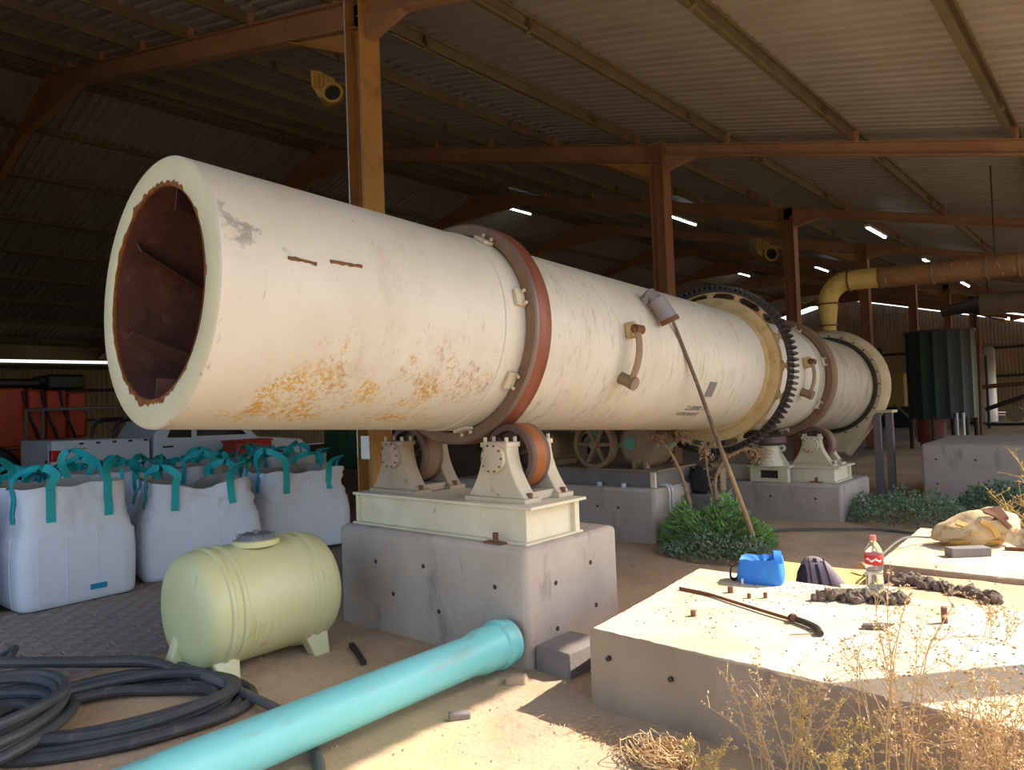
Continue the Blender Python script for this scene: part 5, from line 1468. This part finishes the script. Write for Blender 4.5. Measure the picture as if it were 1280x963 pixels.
for cy in (4.62, 7.9):
    w = MB().lathe([(0.2, -0.1), (0.33, -0.1), (0.36, -0.06), (0.36, 0.06), (0.33, 0.1), (0.2, 0.1)], 32, (-0.12, cy - 6.2, 0.36), 'x', closed=True).build('wheel', 'truck_black', trk)
    MB().disc((-0.10, cy - 6.2, 0.36), 0.2, 0.1, 'x').build('hub', 'tank_silver', w)
    w = MB().lathe([(0.2, -0.1), (0.33, -0.1), (0.36, -0.06), (0.36, 0.06), (0.33, 0.1), (0.2, 0.1)], 32, (-1.6, cy - 6.2, 0.36), 'x', closed=True).build('wheel', 'truck_black', trk)
lp = MB().span((-0.10, rear - 6.2 - 0.012, 0.86), (0.012, rear - 6.2 + 0.14, 1.20)).build('tail_light', 'lamp_red', trk, bevel=0.02)
MB().span((-0.09, rear - 6.2 - 0.016, 0.90), (0.016, rear - 6.2 + 0.11, 1.02)).build('clear_lens', 'lamp_clear', lp, bevel=0.02)
MB().span((-1.75, rear - 6.2 - 0.14, 0.42), (0.02, rear - 6.2 + 0.02, 0.58)).build('rear_bumper', 'truck_black', trk, bevel=0.03)
MB().span((-1.6, rear - 6.2 - 0.02, 0.66), (-0.12, rear - 6.2, 1.30)).build('tailgate', 'truck_white', trk, bevel=0.02)
MB().span((-0.24, rear - 6.2 - 0.03, 0.98), (-0.16, rear - 6.2 - 0.01, 1.04)).build('gate_latch', 'truck_black', trk, smooth=0)
for k in range(5):
    MB().span((0.0, 4.25 - 6.2 + k * 0.26, 1.27), (0.022, 4.31 - 6.2 + k * 0.26, 1.305)).build('tie_hook', 'truck_black', trk, smooth=0)
MB().span((0.0, 5.62 - 6.2, 1.12), (0.03, 5.80 - 6.2, 1.15)).build('door_handle', 'truck_black', trk, smooth=0)
dc = [Vector((0.008, 4.12 - 6.2 + 0.03 * k, 1.20 + 0.018 * math.sin(k * 2.1))) for k in range(9)]
MB().tube(dc, [0.004, 0.008, 0.005, 0.010, 0.005, 0.010, 0.006, 0.009, 0.004], 5).build('side_script', 'ink', trk)
MB().tube(cat_rom([(-0.3, 4.9 - 6.2, 1.34), (-0.3, 5.0 - 6.2, 1.62), (-0.3, 5.35 - 6.2, 1.66)], 5), 0.03, 8).build('roll_bar', 'truck_black', trk)
MB().tube(cat_rom([(-1.4, 4.9 - 6.2, 1.34), (-1.4, 5.0 - 6.2, 1.62), (-1.4, 5.35 - 6.2, 1.66)], 5), 0.03, 8).build('roll_bar', 'truck_black', trk)

trc = thing('orange_tractor', 'orange tractor hood and panels in the gloom at the far left', 'tractor', (-18.4, 4.9, 0))
for a, b_, nm in (((-0.9, -1.2, 1.15), (0.4, -0.25, 2.42), 'hood'), ((-0.9, -0.2, 1.15), (0.38, 0.12, 2.38), 'panel'), ((-0.9, 0.15, 1.25), (0.36, 0.55, 2.36), 'panel'), ((-0.9, 0.58, 1.3), (0.34, 0.95, 2.30), 'panel'), ((-0.6, -0.8, 0.55), (0.2, 1.5, 1.10), 'chassis')):
    MB().span(a, b_).build(nm, 'tractor_orange', trc, bevel=0.05)
for a, b_ in (((-0.9, -1.2, 2.44), (0.3, 0.1, 2.62)), ((-0.9, 0.2, 2.38), (0.3, 0.95, 2.72))):
    MB().span(a, b_).build('grille_top', 'truck_black', trc, bevel=0.06)
for y in (-1.0, 1.0):
    w = MB().lathe([(0.25, -0.2), (0.55, -0.2), (0.62, -0.1), (0.62, 0.1), (0.55, 0.2), (0.25, 0.2)], 28, (0.5, y, 0.62), 'x', closed=True).build('tyre', 'truck_black', trc)
    MB().disc((0.5, y, 0.62), 0.26, 0.2, 'x').build('hub', 'tractor_orange', w)
for k in range(3):
    MB().tube(cat_rom([(0.42, -0.3 + 0.35 * k, 2.35), (0.5, -0.25 + 0.35 * k, 1.9), (0.5, -0.1 + 0.35 * k, 1.5), (0.42, 0.0 + 0.35 * k, 1.2)], 4), 0.03, 6).build('hydraulic_hose', 'truck_black', trc)
fr = thing('tube_frame', 'grey tubular steel frame standing in front of the orange tractor', 'steel frame', (-17.2, 5.2, 0))
for y in (-0.75, -0.45, 1.15):
    MB().tube([(0, y, 0), (0, y, 1.95)], 0.035, 8).build('upright', 'wood_grey', fr)
MB().tube([(0, -0.75, 1.93), (0, 1.15, 1.93)], 0.035, 8).build('rail', 'wood_grey', fr)
MB().tube([(0, -0.45, 1.0), (0, 1.15, 1.0)], 0.03, 8).build('rail', 'wood_grey', fr)
MB().tube([(0, 0.3, 1.93), (0, 1.15, 1.2)], 0.03, 8).build('brace', 'wood_grey', fr)

rb = thing('red_toolbox', 'red steel toolbox behind the bulk bags beside the pickup cab', 'toolbox', (-12.9, 7.15, 0))
MB().span((-0.4, -0.5, 0.7), (0.1, 0.25, 1.15)).build('box', 'orange_red', rb, bevel=0.02)
MB().span((-0.42, -0.52, 1.15), (0.12, 0.27, 1.19)).build('lid', 'orange_red', rb, bevel=0.01)
for y in (-0.45, 0.2):
    MB().tube([(-0.15, y, 0), (-0.15, y, 0.7)], 0.03, 6).build('leg', 'dark_metal', rb)
gm = thing('green_machine', 'dark green machine with a grey shaft behind the bulk bags', 'machine', (-12.3, 9.6, 0))
MB().span((-1.6, -0.3, 0.4), (-0.3, 0.65, 1.65)).build('housing', 'machine_green', gm, bevel=0.05)
MB().prism([(-1.5, 0.7, 0.4), (-1.5, 2.2, 0.4), (-1.5, 2.2, 0.9), (-1.5, 0.7, 1.3)], (1.2, 0, 0)).build('chute', 'machine_green', gm, smooth=0)
MB().tube([(-0.2, -0.2, 1.02), (-0.2, 1.9, 1.02)], 0.09, 16).build('shaft', 'tank_silver', gm)
MB().tube([(-0.2, 1.6, 1.02), (-0.2, 1.95, 1.02)], 0.14, 16).build('coupling', 'dark_metal', gm)
MB().tube([(-0.2, 0.9, 1.05), (-0.2, 0.9, 1.30)], 0.04, 8).build('filler', 'tank_silver', gm)
for p, q in (((-0.2, 0.7, 1.3), (-0.2, 2.1, 1.35)), ((-0.2, 1.5, 1.3), (-0.2, 1.2, 2.2)), ((-0.2, 2.1, 1.0), (-0.2, 2.35, 2.1)), ((-0.2, -0.1, 0), (-0.2, -0.1, 1.6)), ((-0.2, 2.1, 0), (-0.2, 2.1, 1.4))):
    MB().tube([p, q], 0.035, 8).build('frame_bar', 'dark_metal', gm)
dv = thing('dark_vehicle', 'dark green vehicle body in shadow behind the roller station', 'vehicle', (-11.5, 14.6, 0))
MB().prism([(-1.6, -1.2, 0.5), (-1.6, 2.2, 0.5), (-1.6, 2.2, 1.2), (-1.6, 1.2, 1.25), (-1.6, 0.7, 1.9), (-1.6, -0.6, 1.9), (-1.6, -1.2, 1.3)], (1.6, 0, 0)).build('body', 'machine_green', dv, bevel=0.06)
MB().prism([(0.01, -0.5, 1.35), (0.01, 0.9, 1.32), (0.01, 0.6, 1.8), (0.01, -0.4, 1.8)], (-0.03, 0, 0)).build('side_window', 'glass_dark', dv, smooth=0)
for y in (-0.7, 1.5):
    MB().lathe([(0.2, -0.1), (0.36, -0.1), (0.40, 0.0), (0.36, 0.1), (0.2, 0.1)], 28, (-0.02, y, 0.40), 'x', closed=True).build('wheel', 'truck_black', dv)

gk = thing('green_tank', 'dark green ribbed cylindrical tank on legs in the right background', 'tank', (-4.25, 23.0, 0))
prof = []
n = 48
vs, fs = [], []
for z in (0.85, 3.25):
    for k in range(n):
        r = 0.82 if k % 3 else 0.86
        vs.append((r * math.cos(2 * math.pi * k / n), r * math.sin(2 * math.pi * k / n), z))
fs = [(k, (k + 1) % n, n + (k + 1) % n, n + k) for k in range(n)] + [tuple(range(n))[::-1], tuple(range(n, 2 * n))]
MB().add(vs, fs).build('vessel', 'tank_green', gk, smooth=0)
MB().lathe([(0.80, 3.22), (0.88, 3.22), (0.88, 3.28), (0.80, 3.28)], 48, (0, 0, 0), 'z', closed=True).build('top_rim', 'dark_metal', gk)
for k in range(6):
    a = k * math.pi / 3 + 0.4
    MB().tube([(0.8 * math.cos(a), 0.8 * math.sin(a), 0), (0.8 * math.cos(a), 0.8 * math.sin(a), 0.9)], 0.06, 8).build('leg', 'dark_metal', gk)
MB().lathe([(0.001, 0.2), (0.35, 0.2), (0.35, 0.85), (0.001, 0.85)], 24, (-0.2, -0.5, 0), 'z').build('burner_drum', 'drum_red', gk)
for x in (0.45, 0.6):
    MB().tube([(x, -0.72, 0.0), (x, -0.72, 1.0)], 0.035, 8).build('drain_pipe', 'conduit', gk)
MB().tube([(0.92, -0.3, 0.1), (0.98, -0.3, 2.9), (0.98, -0.3, 3.3)], 0.04, 8).build('side_pipe', 'brown_rust', gk)
sv = thing('silver_tank', 'tall silver cylindrical tank far back beyond the green one', 'tank', (-5.45, 38.0, 0))
MB().lathe([(0.001, 0.1), (0.55, 0.1), (0.55, 3.3), (0.45, 3.45), (0.001, 3.5)], 32, (0, 0, 0), 'z').build('vessel', 'tank_silver', sv)
MB().lathe([(0.54, 1.6), (0.57, 1.6), (0.57, 1.66), (0.54, 1.66)], 32, (0, 0, 0), 'z', closed=True).build('hoop', 'dark_metal', sv)
MB().lathe([(0.5, 0.0), (0.58, 0.0), (0.58, 0.1), (0.5, 0.1)], 32, (0, 0, 0), 'z', closed=True).build('base_ring', 'dark_metal', sv)
d2 = thing('grey_duct', 'dim grey duct running right below the rusty one', 'duct', (-3.95, 26.0, 4.17))
MB().tube([(0.3, 0, 0.02), (5.0, 0, -0.12)], 0.32, 24).build('run', 'duct_grey', d2)
MB().tube([(-0.75, 0, -0.1), (0.0, 0, 0.0), (0.32, 0, 0.02)], [0.16, 0.2, 0.30], 20).build('nozzle', 'dark_metal', d2)
MB().tube([(0.15, 0, -0.2), (0.15, 0, -0.75)], 0.05, 8).build('drop_pipe', 'dark_metal', d2)
for x in (0.5, 3.0):
    MB().tube([(x, 0, 0.3), (x, 0, zr(-3.95 + x) - 4.2)], 0.02, 6).build('hanger_rod', 'dark_metal', d2)
rk = thing('pipe_rack', 'dark steel pipe rack with sloping conveyor beams at far right', 'pipe rack', (-3.2, 34.0, 0))
for x in (-1.5, 0.2, 0.7, 2.4):
    MB().tube([(x, 0, 0), (x, 0, 2.9)], 0.05, 8).build('upright', 'dark_metal', rk)
MB().tube([(-2.4, 0, 1.62), (3.0, 0, 1.9)], 0.09, 10).build('main_pipe', 'brown_rust', rk)
MB().tube([(-1.6, 0, 0.75), (2.6, 0, 2.3)], 0.09, 10).build('sloping_beam', 'dark_metal', rk)
MB().tube([(-1.6, 0, 0.15), (3.0, 0, 0.15)], 0.06, 8).build('floor_beam', 'dark_metal', rk)
MB().lathe([(0.001, -0.2), (0.3, -0.2), (0.3, 0.2), (0.001, 0.2)], 20, (-0.6, -0.1, 0.55), 'y').build('pump', 'machine_dust', rk)
fn = thing('wire_bundle', 'tangled dark cable bundle on the column right of the hood', 'cables', (-6.0, 22.5, 2.6))
rnd = random.Random(9)
for k in range(5):
    MB().tube(cat_rom([(0, 0, 0)] + [(rnd.uniform(-.1, .5), rnd.uniform(-.3, .1), rnd.uniform(-.6, .4)) for _ in range(5)], 5), 0.03, 6).build('cable', 'truck_black', fn)
ym = thing('yellow_machine', 'dim yellow machine low behind the hood, beside the green tank', 'machine', (-9.6, 36.0, 0))
MB().span((-1.2, -0.5, 0.9), (1.6, 0.5, 2.4)).build('body', 'flood_yellow', ym, bevel=0.05)
MB().span((-1.4, -0.6, 0.0), (1.8, 0.6, 0.9)).build('undercarriage', 'truck_black', ym, bevel=0.05)
MB().tube([(1.2, -0.5, 1.0), (1.9, -0.9, 0.3)], 0.06, 8).build('hitch', 'tank_silver', ym)
